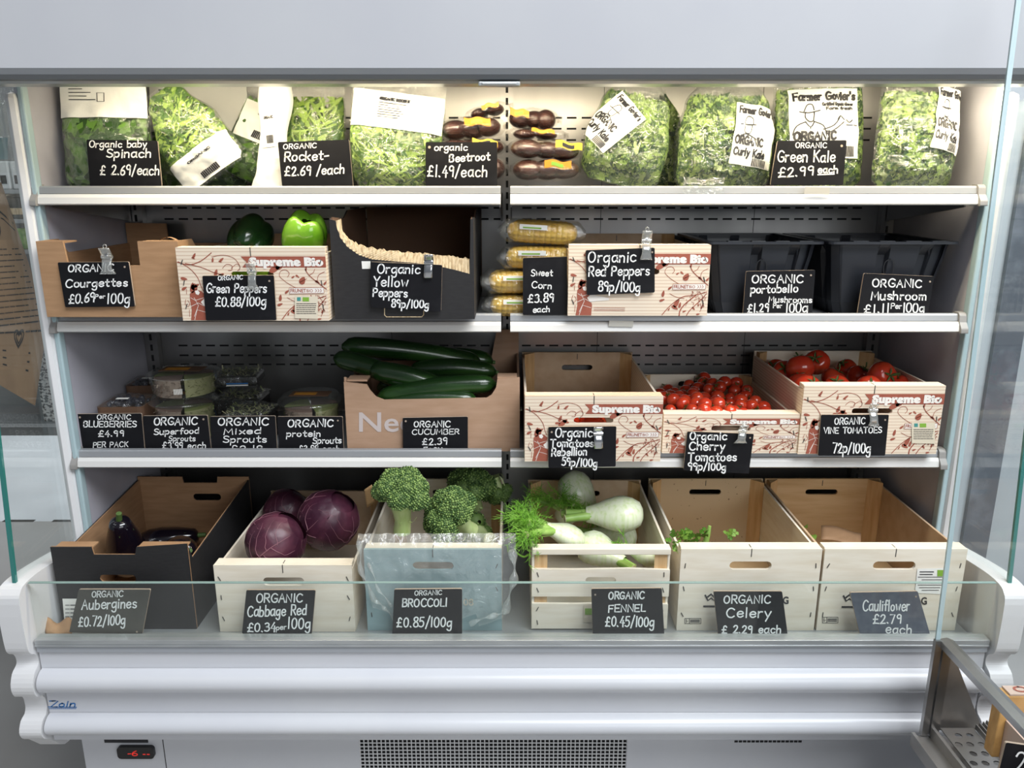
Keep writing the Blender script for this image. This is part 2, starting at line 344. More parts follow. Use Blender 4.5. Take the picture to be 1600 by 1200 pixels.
def font_mesh(mb, txt, x0, base, x1, cap, mapf, mat=0, offset=0.02, shear=0.0):
    """Printed (bold) lettering from the built-in typeface, laid out over x0..x1."""
    cu = bpy.data.curves.new('letters', 'FONT'); cu.body = txt; cu.offset = offset; cu.shear = shear; cu.resolution_u = 3
    o = bpy.data.objects.new('letters', cu); COL.objects.link(o)
    dg = bpy.context.evaluated_depsgraph_get(); me = o.evaluated_get(dg).to_mesh()
    vs = [v.co.copy() for v in me.vertices]; fs = [tuple(p.vertices) for p in me.polygons]
    o.evaluated_get(dg).to_mesh_clear(); bpy.data.objects.remove(o); bpy.data.curves.remove(cu)
    if not vs: return
    a, b = min(v.x for v in vs), max(v.x for v in vs); h = 0.70
    mb.add([mapf(x0+(v.x-a)*(x1-x0)/(b-a), base-v.y/h*cap) for v in vs], fs, mat)
# ------------------------------------------------------------------ the setting
m = mat('concrete', (0.30, 0.29, 0.275), 0.75, c2=(0.38, 0.38, 0.375), tex=(1.3,), ramp=(0.35, 0.7))
mat('light_concrete', (0.62, 0.64, 0.66), 0.7, c2=(0.54, 0.56, 0.58), tex=(3.0,))
mat('wall_paint', (0.30, 0.31, 0.31), 0.7, c2=(0.22, 0.23, 0.23), tex=(1.5,))
mat('pale_wall', (0.52, 0.55, 0.58), 0.5, c2=(0.42, 0.45, 0.49), tex=(2.0,))
mat('dark_mottle', (0.10, 0.115, 0.145), 0.4, c2=(0.20, 0.22, 0.26), tex=(14.0,), ramp=(0.5, 0.75))  # dark mottled tone of the upright strip on the side wall
mat('joint', (0.04, 0.038, 0.035), 0.9)
fl = MB().box(-5, 5, -3, 3.15, -0.05, 0.0, 0)
fl.box(-5, 5, 3.15, 6.0, -0.05, 0.0, 1)
for i in range(26):                                   # ragged joint between the two slabs
    x = -4.9+i*0.22; w = 0.05+0.13*rnd.random()
    fl.box(x, x+w, 3.145+rnd.uniform(-.01, .01), 3.165+rnd.uniform(-.01, .02), 0.0, 0.0012, 2)
tag(fl.build('floor', ['concrete', 'light_concrete', 'joint']), 'concrete shop floor of two grey slabs', None, kind='structure')
tag(MB().box(-5, 5, 5.3, 5.4, 0, 3.2).build('wall_back', 'wall_paint'), 'dim grey wall far behind the case', None, kind='structure')
wr = MB().box(1.06, 2.6, 2.335, 2.42, 0, 3.2, 0)
tag(wr.build('wall_side', 'pale_wall'), 'pale grey wall beside the case', None, kind='structure')
tag(MB().box(1.482, 1.568, 2.318, 2.3345, 0, 3.2).build('trim_1', 'dark_mottle'), 'dark mottled upright strip on the pale wall', None, kind='structure')
# ------------------------------------------------------------------ the refrigerated case
XI, XO, YF, YB = 0.94, 0.985, 1.345, 1.95
ZL = [1.4455, 1.190, 0.893]                            # lip heights of the three shelves
DECK = 0.553
case = thing('refrigerated_display_case', 'white open-fronted refrigerated display case full of vegetables', 'refrigerated display case', (0, 1.66, 0))
def cpart(name, mb, mats, parent=case, bevel=0, label=None):
    return mb.build(name, mats, parent, Vector(case.location) if parent is case else Vector((0,0,0)), bevel, label)
def csub(name, mb, mats, parent, bevel=0):
    o = mb.build(name, mats, None, None, bevel)
    for v in o.data.vertices: v.co -= case.location
    o.parent = parent; return o
b = MB().box(-XI, XI, YB, YB+0.02, 0.45, 1.72, 0)
for z in (1.603, 1.578, 1.552, 1.392, 1.365, 1.045, 1.019, 0.995):
    x = -0.862
    while x < 0.86:
        if abs(x+0.012) > 0.03: b.box(x, x+0.023, YB-0.0006, YB+0.001, z-0.0022, z+0.0022, 1)
        x += 0.0355
for x in (-0.31, 0.22, 0.60): b.box(x-0.0006, x+0.0006, YB-0.0005, YB+0.001, 0.5, 1.7, 1)
cpart('back_panel', b, ['stainless', 'black_hole'], label='stainless steel back panel with rows of slots')
for x in (-0.922, -0.012, 0.922):
    u = MB().box(x-0.016, x+0.016, YB-0.022, YB-0.001, 0.5, 1.70, 0)
    z = 0.55
    while z < 1.68:
        u.box(x-0.003, x+0.003, YB-0.0225, YB-0.021, z, z+0.016, 1); z += 0.027
    cpart('slotted_upright', u, ['stainless', 'black_hole'])
for s in (-1, 1):
    cpart('side_liner', MB().box(min(s*XI, s*(XI+0.012)), max(s*XI, s*(XI+0.012)), 1.585, 1.975, 0.45, 1.74), 'liner')
    cpart('side_panel', MB().box(min(s*(XI+0.0125), s*0.974), max(s*(XI+0.0125), s*0.974), 1.60, 1.99, 0.0, 1.95), 'white_enamel')
    j = MB().box(min(s*0.9475, s*0.972), max(s*0.9475, s*0.972), 1.555, 1.5995, 0.66, 1.62)
    cpart('jamb', j, 'white_plastic', bevel=0.012)
    cpart('edge_trim', MB().box(min(s*0.936, s*0.947), max(s*0.936, s*0.947), 1.563, 1.584, 0.60, 1.64), 'pale_glass_edge', bevel=0.003)
    # moulded end: follows the bumpers in side view
    prof = [(1.66,.66),(1.60,.672),(1.50,.688),(1.40,.700),(1.348,.700),(1.328,.690),(1.320,.668),(1.320,.585),(1.325,.560),(1.340,.547),(1.345,.532),(1.342,.522),(1.326,.512),(1.316,.488),(1.322,.464),(1.343,.450),
            (1.345,.415),(1.326,.404),(1.316,.384),(1.322,.366),(1.338,.352),(1.352,.335),(1.38,.305),(1.42,.300),(1.66,.300)]
    e = MB().plate(smooth_line(prof[1:-1], 3)+[prof[-1], prof[0]], a=min(s*0.944, s*0.988), b=max(s*0.944, s*0.988), axis='x')
    cpart('end_moulding', e, 'white_plastic', bevel=0.006)
    # glass end pane, its front edge leaning back as it rises
    g = MB().plate([(1.352,.690),(1.556,.690),(1.556,1.60),(1.432,1.617)], a=s*0.966-0.003, b=s*0.966+0.003, axis='x')
    gp = cpart('end_pane', g, 'glass')
    csub('pane_edge', MB().plate([(1.346,.690),(1.352,.690),(1.432,1.617),(1.426,1.617)], a=s*0.966-0.0035, b=s*0.966+0.0035, axis='x'), 'glass_edge', gp)
# canopy
can = MB().plate([(1.30,2.06),(1.395,1.639),(1.43,1.639),(1.47,1.66),(1.96,1.70),(1.96,2.06)], a=-XO, b=XO, axis='x')
cpart('canopy', can, 'white_enamel')
tr = MB().plate([(1.3945,1.6395),(1.402,1.630),(1.43,1.630),(1.43,1.6385)], a=-XO, b=XO, axis='x', mat=0)
tr.plate([(1.402,1.6298),(1.407,1.623),(1.412,1.6215),(1.43,1.6215),(1.43,1.6298)], a=-XO, b=XO, axis='x', mat=1)
tr.plate([(1.416,1.6213),(1.422,1.6175),(1.458,1.6165),(1.458,1.655),(1.43,1.66),(1.43,1.6213)], a=-XO, b=XO, axis='x', mat=2)
cpart('canopy_trim', tr, ['grey_trim', 'dark_trim', 'aluminium'], label='stepped grey trim under the canopy')
l = MB().box(-0.058, 0.014, 1.405, 1.425, 1.612, 1.6195); l.box(-0.052, 0.008, 1.402, 1.406, 1.6135, 1.618)
cpart('canopy_catch', l, 'aluminium', bevel=0.002)
t = MB(); t.tube([(-0.86,1.497,1.655),(0.86,1.497,1.655)], 0.012, 12)
cpart('lamp_tube', t, 'tube_glow')
# shelves: two halves on each of three levels
for zi, zl in enumerate(ZL):
    for x0, x1 in ((-0.936, -0.0225), (-0.0035, 0.920)):
        sh = MB().box(x0, x1, 1.583, 1.925, zl-0.028, zl-0.016)
        sh.box(x0, x1, 1.5845, 1.590, zl-0.016, zl-0.002)
        so = cpart('shelf', sh, 'rail_grey')
        pr = MB().plate([(1.5845,zl),(1.574,zl),(1.5715,zl-.003),(1.5690,zl-.014),(1.5705,zl-.0155),(1.5845,zl-.0155)], a=x0, b=x1, axis='x', mat=0)
        pr.plate([(1.5845,zl-.0157),(1.5660,zl-.0157),(1.5615,zl-.022),(1.5590,zl-.034),(1.562,zl-.0365),(1.5845,zl-.0365)], a=x0, b=x1, axis='x', mat=1)
        csub('price_rail', pr, ['rail_grey', 'rail_white'], so)
        for xe in ((x0-0.013, x0-0.0005) if x0 < -0.5 else (x1+0.0005, x1+0.015),):
            ec = MB().plate([(1.590,zl+.003),(1.572,zl+.003),(1.566,zl-.002),(1.563,zl-.016),(1.553,zl-.028),(1.552,zl-.038),(1.590,zl-.039)], a=xe[0], b=xe[1], axis='x')
            csub('end_cap', ec, 'end_cap_plastic', so, 0.002)
        for xb in (x0+0.002, x1-0.002):
            br = MB().plate([(1.925,zl-.029),(1.60,zl-.029),(1.60,zl-.042),(1.925,zl-.085)], a=xb-0.0015, b=xb+0.0015, axis='x')
            csub('bracket', br, 'stainless', so)
# base
cpart('deck', MB().box(-XI, XI, 1.403, YB, DECK-0.02, DECK), 'aluminium')
gr = MB()
for y, z in ((1.361, .560), (1.375, .558), (1.389, .557)): gr.box(-XI, XI, y, y+0.0065, z-0.010, z+0.004)
gr.box(-XI, XI, 1.3562, 1.4028, DECK-0.02, DECK-0.010, 1)  # dark floor: shade between the bars put into its colour
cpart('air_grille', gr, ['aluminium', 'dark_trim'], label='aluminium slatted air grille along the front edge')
cpart('front_wall', MB().box(-XI, XI, YF, 1.356, 0.345, 0.573), 'white_enamel')
fs = MB().box(-XI, XI, 1.336, 1.360, 0.571, 0.5815, 0); fs.box(-XI, XI, 1.339, YF-0.0003, 0.552, 0.571, 1); fs.box(-XI, XI, 1.335, 1.3395, 0.5665, 0.571, 0)
cpart('front_trim', fs, ['aluminium', 'grey_trim'], bevel=0.001)
for zc, rr in ((0.4885, 0.0255), (0.3875, 0.0230)):
    pts = [(YF, zc-rr)] + [(YF-0.028*math.cos(R(a)), zc+rr*math.sin(R(a))) for a in range(-90, 91, 10)] + [(YF, zc+rr)]
    cpart('bumper_rail', MB().plate(pts, a=-XI+0.002, b=XI-0.002, axis='x', smooth=True), 'white_enamel', label='rounded white bumper rail along the base')
gl = MB().box(-XI+0.001, XI-0.001, 1.346, 1.352, 0.582, 0.6995)
rg_ = cpart('riser_glass', gl, 'glass')
csub('glass_edge', MB().box(-XI+0.001, XI-0.001, 1.3455, 1.3525, 0.6996, 0.7008), 'riser_edge', rg_)
kp = MB().box(-XI, -0.335, 1.43, 1.46, 0.0, 0.36); kp.box(0.252, XI, 1.43, 1.46, 0.0, 0.36); kp.box(-0.335, 0.252, 1.43, 1.46, 0.29, 0.36); kp.box(-0.335, 0.252, 1.43, 1.46, 0.0, 0.10)
kp.box(-0.7635, -0.762, 1.4293, 1.431, 0.0, 0.33, 1)
for i in range(16): kp.box(0.486+i*0.0093, 0.4935+i*0.0093, 1.4294, 1.431, 0.268, 0.273, 1)
cpart('kick_panel', kp, ['white_enamel', 'black_hole'])
vg = MB().box(-0.335, 0.252, 1.446, 1.45, 0.10, 0.29, 1)
x = -0.335
while x < 0.253: vg.box(x, x+0.0022, 1.432, 1.435, 0.10, 0.29, 0); x += 0.00945
z = 0.102
while z < 0.29: vg.box(-0.335, 0.252, 1.4325, 1.4345, z, z+0.0022, 0); z += 0.00945
cpart('vent_grille', vg, ['white_plastic', 'black_hole'])
th = MB().plate(rrect(-0.862, -0.782, 0.232, 0.262, 0.008), a=1.4215, b=1.4298)
to = cpart('thermostat', th, 'black_plastic', label='black digital thermostat with red figures')
d = MB()
for t_, x0, x1 in (('-', -.838, -.832), ('6', -.829, -.818)):
    for pl in text_lines(t_, x0, 0, x1, 0.012): ribbon(d, pl, 0.0022, lambda a, b_: Vector((a, 1.4212, 0.241-b_)))
for dx in (-.806, -.797): d.box(dx, dx+.006, 1.4211, 1.4214, .243, .2455)
csub('digits', d, 'red_digit', to)
cpart('name_strip', MB().box(-0.89, -0.795, 1.4285, 1.4298, 0.268, 0.276), 'ink')
bd = MB()
mp = lambda a, b_: Vector((at(a, b_, 1.3435).x, 1.3443, at(a, b_, 1.3435).z))
for pl in text_lines('Zoin', 79, 1105, 116, 9, slant=0.25, wob=.1): ribbon(bd, pl, 2.0, mp)
ribbon(bd, [(75, 1105), (84, 1105.5), (119, 1105.5)], 1.3, mp); ribbon(bd, [(77, 1096), (86, 1095.5)], 1.6, mp)
for i in range(14): ribbon(bd, [(76+i*3.1, 1107.6), (78+i*3.1, 1107.6)], 1.0, mp)
cpart('badge', bd, 'blue_badge', label='small blue maker badge')
# scraps of old tape on the price rails
for i, (a, b_, c, e, lab) in enumerate(((952, 501, 990, 511, 'grey scrap of old tape on the middle price rail'), (1258, 292, 1297, 304, 'beige scrap of old tape on the topmost price rail'))):
    q = [at(a, b_, 1.5565), at(c, b_+1, 1.5565), at(c-1, e, 1.5565), at(a-1, e-1, 1.5565)]
    mbt = MB().plate([(p.x, p.z) for p in q], a=1.5575, b=1.5581)
    cpart('tape_scrap', mbt, 'tape', label=lab)
# ------------------------------------------------------------------ boxes and crates
def staples(mb, pts, y, mat=1, l=0.011):
    for x, z, a in pts:
        M = Matrix.Translation((x, y, z)) @ Matrix.Rotation(a, 4, 'Y')
        mb.box(-0.0009, 0.0009, -0.0008, 0.0008, -l/2, l/2, mat, M)
def print_art(w, h):
    """The red floral print of the crates, drawn on the front board (unit drawing 855 x 425)."""
    mb = MB()
    def mp(a, b_, y=-0.0006): return Vector(((a-80)/855*w-w/2, y, (825-b_)/425*h))
    mp2 = lambda a, b_: mp(a, b_, -0.0010)
    mp3 = lambda a, b_: mp(a, b_, -0.0014)
    def leaf(x, y, l, a, fat=0.42):
        ca, sa = math.cos(R(a)), math.sin(R(a)); pts = []
        for i in range(12):
            t = 2*math.pi*i/12; u = math.cos(t)*l/2; v = math.sin(t)*l/2*fat*(1-0.35*math.cos(t))
            pts.append((x+u*ca-v*sa, y-u*sa-v*ca))
        poly(mb, pts, mp, 0)
    poly(mb, [(450,452),(936,452),(936,515),(455,515),(480,483)], mp, 0)
    font_mesh(mb, 'Supreme Bio', 497, 504, 922, 44, mp2, 1, offset=0.07)
    br = [([(85,485),(150,500),(220,478),(284,432)],5),([(90,482),(150,520),(190,570),(205,620),(216,650)],4),([(130,492),(220,515),(290,545),(340,558)],4),
          ([(284,455),(350,445),(410,462),(440,505),(435,530)],3),([(340,520),(365,498),(395,505),(392,530),(372,532)],3),([(390,520),(425,495),(442,515),(425,535)],3),
          ([(930,640),(880,600),(835,560),(815,525)],5),([(880,600),(890,560),(925,540)],3),([(835,560),(860,545),(870,525)],3),
          ([(700,600),(665,565),(675,535),(705,530),(722,550),(710,570)],3),([(700,600),(740,625),(770,640)],3),([(780,600),(820,580)],3),
          ([(925,680),(850,700),(780,710),(710,760),(660,818)],5),([(860,700),(800,750),(770,790),(765,822)],7),([(925,690),(880,740),(830,790),(810,822)],5),([(900,700),(905,760),(890,800)],3),
          ([(790,720),(740,710),(700,690)],3),([(110,700),(104,725),(118,742),(130,725),(120,705)],3),([(125,760),(122,800)],3),([(120,640),(118,668)],3),([(850,730),(880,720),(910,735)],3)]
    for pts, wd in br: ribbon(mb, smooth_line(pts, 5), wd, mp)
    for L in [(185,447,32,60),(178,462,22,-30),(288,472,28,80),(340,470,30,40),(330,482,20,-20),(300,545,44,70),(318,572,70,40),(335,565,44,-20),(285,575,34,0),(112,580,40,-10),(108,636,36,30),
              (155,632,62,80),(180,620,36,30),(795,590,48,60,.7),(768,566,26,-40),(742,570,22,30),(640,525,70,25),(665,518,40,10),(820,522,26,80),(880,598,30,-30),(925,605,28,50),
              (745,748,60,60),(735,775,46,-30),(765,760,36,80),(700,656,30,40),(660,690,40,80),(655,730,34,20),(880,640,24,20),(840,640,28,40),(900,770,26,70),(795,798,24,20),(850,780,26,-50),(880,815,24,10),(700,785,20,60)]: leaf(*L)
    poly(mb, [(150,655),(175,640),(205,652),(222,668),(215,700),(228,760),(224,822),(128,822),(138,760),(134,700),(136,668)], mp, 0)
    poly(mb, [(150,618),(170,606),(186,622),(182,642),(160,648),(146,636)], mp, 0)
    poly(mb, [(168,650),(186,645),(196,660),(186,674),(172,668)], mp2, 1)
    poly(mb, [(196,715),(222,690),(260,704),(330,716),(330,730),(260,734),(214,740)], mp2, 1)
    for pts in ([(140,690),(165,705),(215,690)],[(138,740),(180,720),(222,742)],[(150,820),(170,760),(220,775)],[(160,690),(180,735),(150,800)]): ribbon(mb, pts, 2.5, mp2, 1)
    rg = random.Random(3)
    for i in range(34):
        x, y = rg.uniform(800, 925), rg.uniform(672, 760); ribbon(mb, [(x, y), (x+rg.uniform(-9, 9), y+rg.uniform(4, 16))], 3, mp)
    poly(mb, [(716,632),(916,630),(916,663),(716,666)], mp2, 1)
    for a in ([(716,632),(916,630)],[(716,666),(916,663)],[(716,632),(716,666)],[(916,630),(916,663)]): ribbon(mb, a, 2, mp3, 0)
    font_mesh(mb, 'FRUNET', 722, 658, 812, 20, mp3, 0, offset=0.02); font_mesh(mb, 'BIO', 816, 657, 852, 17, mp3, 0, offset=0.0)
    for i in range(3): ribbon(mb, [(868+i*14,640),(874+i*14,650),(866+i*14,656)], 3, mp3, 0)
    for y in (775, 785, 793): ribbon(mb, [(240,y),(430,y+2)], 2.2, mp, 0)
    return mb
ART = {}
def wood_crate(label, x0, x1, y0, y1, z0, h, style='plain', back='poplar', inner='poplar', side='poplar', low=0.0, group=None, yaw=0.0):
    w = x1-x0; d = y1-y0; t = 0.006
    o = thing('wooden_crate', label, 'crate', ((x0+x1)/2, y0, z0), (0, 0, yaw), group)
    def p(name, mb, mats, lab=None, bevel=0): return mb.build(name, mats, o, None, bevel, lab)
    front = {'plain': 'poplar', 'slat': 'poplar', 'print': 'print_board', 'paint': 'painted_board'}[style]
    sz = 0.80 if style != 'print' else 0.63
    hw, hh = (0.30*w, 0.018) if style != 'print' else (0.29*w, 0.0125)
    st = [(s*(w/2-0.010), z, rnd.uniform(-.5, .5)) for s in (-1, 1) for z in (h*0.80, h*0.52, h*0.20)]
    if style == 'slat':
        for i, (a, b_) in enumerate(((0.004, 0.062), (0.078, 0.140))):
            mb = MB(); hole = [slot(0, 0.115, 0.062, 0.014)] if i else []
            top = [(-w/2, b_), ] if not i else [(-w/2, b_)]
            mb.plate([(-w/2, a), (w/2, a), (w/2, b_-.002), (w*.2, b_+.001), (-w*.2, b_-.001), (-w/2, b_)], hole, 0, t)
            staples(mb, [(s*(w/2-0.012), z, rnd.uniform(-.6, .6)) for s in (-1, 1) for z in (a+.015, b_-.012)], -0.0008)
            p('front_slat', mb, ['poplar', 'staple'], bevel=0.0008)
        p('top_rail', MB().box(-w/2, w/2, 0.0, 0.024, h-0.014, h), 'poplar', bevel=0.002)
    else:
        mb = MB().plate([(-w/2, 0), (w/2, 0), (w/2, h-0.0005), (-w/2, h-0.0005)], [slot(0, sz*h if style == 'print' else h-0.037, hw, hh)], 0, t)
        staples(mb, st, -0.0008)
        mb.box(-.0009, .0009, -.0010, .002, h-0.018, h, 1)
        p('front_board', mb, [front, 'staple'], bevel=0.0008)
        rail = MB().box(-w/2+0.001, w/2-0.001, t+0.0002, 0.030, h-0.010, h)
        rail.box(-.0008, .0008, t, .02, h, h+0.0006, 1)
        p('top_rail', rail, ['poplar' if style != 'print' else 'print_board', 'staple'], bevel=0.001)
    mb = MB().plate([(-w/2, 0), (w/2, 0), (w/2, h-low), (-w/2, h-low)], [slot(0, h-0.035-low if style != 'print' else 0.72*h, 0.28*w, 0.014)], d-t, d)
    mb.box(-.0008, .0008, d-t-.0008, d, h-low-.018, h-low-.004, 1)
    p('back_board', mb, [back, 'staple'])
    for s in (-1, 1):
        a, b_ = s*(w/2-0.0002), s*(w/2-0.005)
        hs = h-0.012
        sd = MB().plate([(t, 0), (d-t, 0), (d-t, hs), (t, hs)], a=min(a, b_), b=max(a, b_), axis='x')
        p('side_board', sd, side)
        for y, c in ((t+0.0004, 1), (d-t-0.0004, -1)):
            q = s*(w/2-0.0055)
            cp = MB().plate([(q, y), (q-s*0.026, y), (q, y+c*0.026)], a=0.007, b=h-0.0105 if c > 0 else h-low-.001, axis='z')
            p('corner_post', cp, 'pine')
    bs = MB(); n = 4; bw = (d-2*t)/n
    for i in range(n): bs.box(-w/2+0.006, w/2-0.006, t+i*bw+0.0008, t+(i+1)*bw-0.0008, 0.0, 0.006)
    p('base_board', bs, inner)
    if style == 'print': p('floral_print', print_art(w, h), ['print_red', 'print_white'], 'red floral print with white lettering on the front board')
    return o
def xpx(px, py, D): return at(px, py, D).x
def px_part(name, mb, mats, o, label=None, bevel=0):
    """A part drawn in world space, parented to an unrotated thing."""
    return mb.build(name, mats, o, Vector(o.location), bevel, label)
BZ = DECK+0.0005
cr_cab = wood_crate('pale wooden crate holding red cabbages', xpx(338,930,1.41), xpx(552,930,1.41), 1.41, 1.80, BZ, 0.152, back='fibre_board')
cr_bro = wood_crate('blue-green painted crate of broccoli with clear plastic over its front', xpx(571,915,1.415), xpx(784,915,1.415), 1.415, 1.80, BZ, 0.184, style='paint')
cr_fen = wood_crate('slatted wooden crate holding fennel', xpx(831,910,1.415), xpx(1046,910,1.415), 1.415, 1.80, BZ, 0.185, style='slat', back='fibre_board', low=0.004)
cr_cel = wood_crate('pale wooden crate holding a few celery leaves, beside the fennel crate', xpx(1061,915,1.415), xpx(1279,915,1.415), 1.415, 1.80, BZ, 0.185, back='speckled_board', inner='plank_board')
cr_cau = wood_crate('almost empty pale wooden crate behind the cauliflower sign, at the end of the row', xpx(1283,915,1.415), xpx(1503,915,1.415), 1.415, 1.80, BZ, 0.185, back='plank_board', inner='plank_board', side='fibre_board')
S1, S2, S3 = ZL[0]-0.0155, ZL[1]-0.0155, ZL[2]-0.0155     # where things stand on the shelves
LIP2, LIP3 = ZL[1]+0.0006, ZL[2]+0.0006
cr_gp = wood_crate('floral printed wooden crate with a green pepper showing over its front', xpx(280,445,1.487), xpx(511,445,1.487), 1.487, 1.90, LIP2, 0.142, 'print', 'fibre_board', 'fibre_board', 'print_board')
cr_rp = wood_crate('floral printed wooden crate behind the red peppers sign', xpx(888,437,1.545), xpx(1108,437,1.545), 1.545, 1.905, LIP2, 0.142, 'print', 'fibre_board', 'fibre_board', 'print_board')
cr_to = wood_crate('deep floral printed crate with a tall bare back board, behind the tomatoes rebellion sign', xpx(820,672,1.50), xpx(1034,672,1.50), 1.50, 1.92, LIP3, 0.141, 'print', 'fibre_board', 'fibre_board', 'print_board')
cr_ch = wood_crate('low floral printed crate full of cherry tomatoes', xpx(1036,672,1.55), xpx(1248,672,1.55), 1.55, 1.90, LIP3, 0.088, 'print', 'poplar', 'fibre_board', 'print_board')
cr_vi = wood_crate('floral printed crate of large vine tomatoes', xpx(1252,652,1.545), xpx(1471,652,1.545), 1.545, 1.89, LIP3, 0.151, 'print', 'poplar', 'fibre_board', 'print_board')
def eco_sticker(o, a, b_, c, e, D):
    s = MB(); mp = lambda px, py: Vector((at(px, py, D).x, D-0.0020, at(px, py, D).z))
    poly(s, [(a, b_), (c, b_+1), (c, e), (a, e-1)], mp, 0)
    m2 = lambda px, py: mp(px, py)-Vector((0, 0.0004, 0)); w = c-a; h = e-b_
    poly(s, [(a+w*.34, b_+h*.06), (a+w*.62, b_+h*.06), (a+w*.62, b_+h*.24), (a+w*.34, b_+h*.24)], m2, 1)
    poly(s, [(a+w*.10, b_+h*.06), (a+w*.26, b_+h*.06), (a+w*.26, b_+h*.22), (a+w*.10, b_+h*.22)], m2, 2)
    rg = random.Random(5)
    for i in range(6):
        y = b_+h*(.34+.085*i); x = a+w*.08
        while x < c-w*.12:
            l = rg.uniform(2, 5); ribbon(s, [(x, y), (min(x+l, c-w*.08), y)], 0.9, m2, 3); x += l+1.2
    px_part('sticker', s, ['sticker', 'green_print', 'teal_print', 'ink'], o, 'paper sticker with a green organic flag')
eco_sticker(cr_gp, 461, 462, 497, 498, 1.487)
eco_sticker(cr_vi, 1424, 659, 1460, 693, 1.545)
def crate_marks(o, D, items):
    mp = lambda px, py: Vector((at(px, py, D).x, D-0.0009, at(px, py, D).z))
    for it in items:
        s = MB()
        if it[0] == 'crown':
            x, y = it[1:]
            for pts in ([(x, y), (x+4, y+8), (x+9, y+4), (x+14, y+8), (x+17, y)], [(x+4, y+2), (x+9, y-2), (x+13, y+2)], [(x-2, y+17), (x+18, y+17)]): ribbon(s, pts, 2.6, mp)
            px_part('crown_logo', s, 'ink', o, 'black stencilled emblem')
        elif it[0] == 'G':
            font_mesh(s, 'G', it[1], it[2], it[1]+9, 11, mp, 0, offset=.03); px_part('printed_letter', s, 'ink', o)
        elif it[0] == 'stamp':
            x, y, w, h = it[1:]
            for a in ([(x, y), (x+w, y)], [(x+w, y), (x+w, y+h)], [(x+w, y+h), (x, y+h)], [(x, y+h), (x, y)], [(x+w*.28, y), (x+w*.28, y+h)]): ribbon(s, a, 0.8, mp)
            for k in range(2): ribbon(s, [(x+w*.36, y+h*(.35+.3*k)), (x+w*.9, y+h*(.35+.3*k))], 1.6, mp)
            ribbon(s, [(x+w*.1, y+h*.2), (x+w*.1, y+h*.8), (x+w*.18, y+h*.5)], 1, mp)
            px_part('ink_stamp', s, 'ink', o, 'small framed ink stamp')
crate_marks(cr_cel, 1.415, [('crown', 1102, 930), ('G', 1223, 943), ('stamp', 1070, 966, 25, 8)])
crate_marks(cr_cau, 1.415, [('crown', 1318, 931), ('G', 1439, 944), ('stamp', 1285, 964, 24, 9)])
s = MB(); mp = lambda px, py: Vector((at(px, py, 1.415).x, 1.4138, at(px, py, 1.415).z)); m2 = lambda px, py: mp(px, py)-Vector((0, 0.0004, 0))
poly(s, [(1433, 888), (1476, 887), (1472, 928), (1429, 926)], mp, 0)
poly(s, [(1464, 890), (1475, 890), (1475, 900), (1464, 900)], m2, 1)
for i, (a, b_) in enumerate(((1437, 1458), (1437, 1456), (1434, 1472), (1440, 1471), (1438, 1473), (1434, 1470), (1436, 1468), (1440, 1466))): ribbon(s, [(a, 893+i*4.1), (b_, 893+i*4.1)], 1.5 if i < 2 else 1.0, m2, 2)
px_part('sticker', s, ['paper', 'green_print', 'ink'], cr_cau, 'white paper sticker with a green corner flag')
s = MB(); poly(s, [(912, 945), (934, 945), (934, 972), (912, 972)], mp, 0); poly(s, [(914, 950), (932, 950), (932, 960), (914, 960)], m2, 1)
px_part('sticker', s, ['sticker', 'green_print'], cr_fen, 'small paper sticker with a green band')
# clear plastic draped over the broccoli crate
zt = BZ+0.184
def drape(u, v):
    px = 558+u*248
    low = 955+18*math.sin(u*5.2-0.9)+ (22 if u > .75 else 0) - (60*max(0, .10-u)/.10) - (70*max(0, u-.93)/.07)
    py = 841+v*(low-841)
    D = 1.409-0.005*v
    q = at(px, py, D); n_ = noise.noise(Vector((px*.045, py*.012, 0)))+0.6*noise.noise(Vector((px*.11, py*.05, 4)))
    return (q.x, D-0.006*abs(n_)-0.001+ (0.016*max(0, .06-v)/.06), q.z+(0.004 if v < .02 else 0))
lf = MB().grid(drape, 60, 26)
for (a, b_, c, e, f, g, r0) in ((560,846,563,890,585,938,.006),(585,938,600,950,616,968,.005),(800,860,803,905,790,955,.010),(790,955,772,962,735,975,.007),(575,880,590,920,612,948,.004)):
    pts = [at(a, b_, 1.398), at((a+c)/2+2, (b_+e)/2, 1.396), at(c, e, 1.395), at((c+f)/2, (e+g)/2-2, 1.395), at(f, g, 1.397)]
    lf.tube(smooth_line([tuple(p) for p in pts], 4), [r0*(.55+.45*math.sin(.4+i*.9)) for i in range(17)], 7, 0, True)
px_part('plastic_sheet', lf, 'liner_film', cr_bro, 'clear plastic sheet draped over the crate front')
s = MB(); mp = lambda px, py: Vector((at(px, py, 1.415).x, 1.4140, at(px, py, 1.415).z))
for pl in text_lines('08', 725, 945, 739, 9): ribbon(s, pl, 2, mp)
px_part('stencil_marks', s, 'sticker', cr_bro)
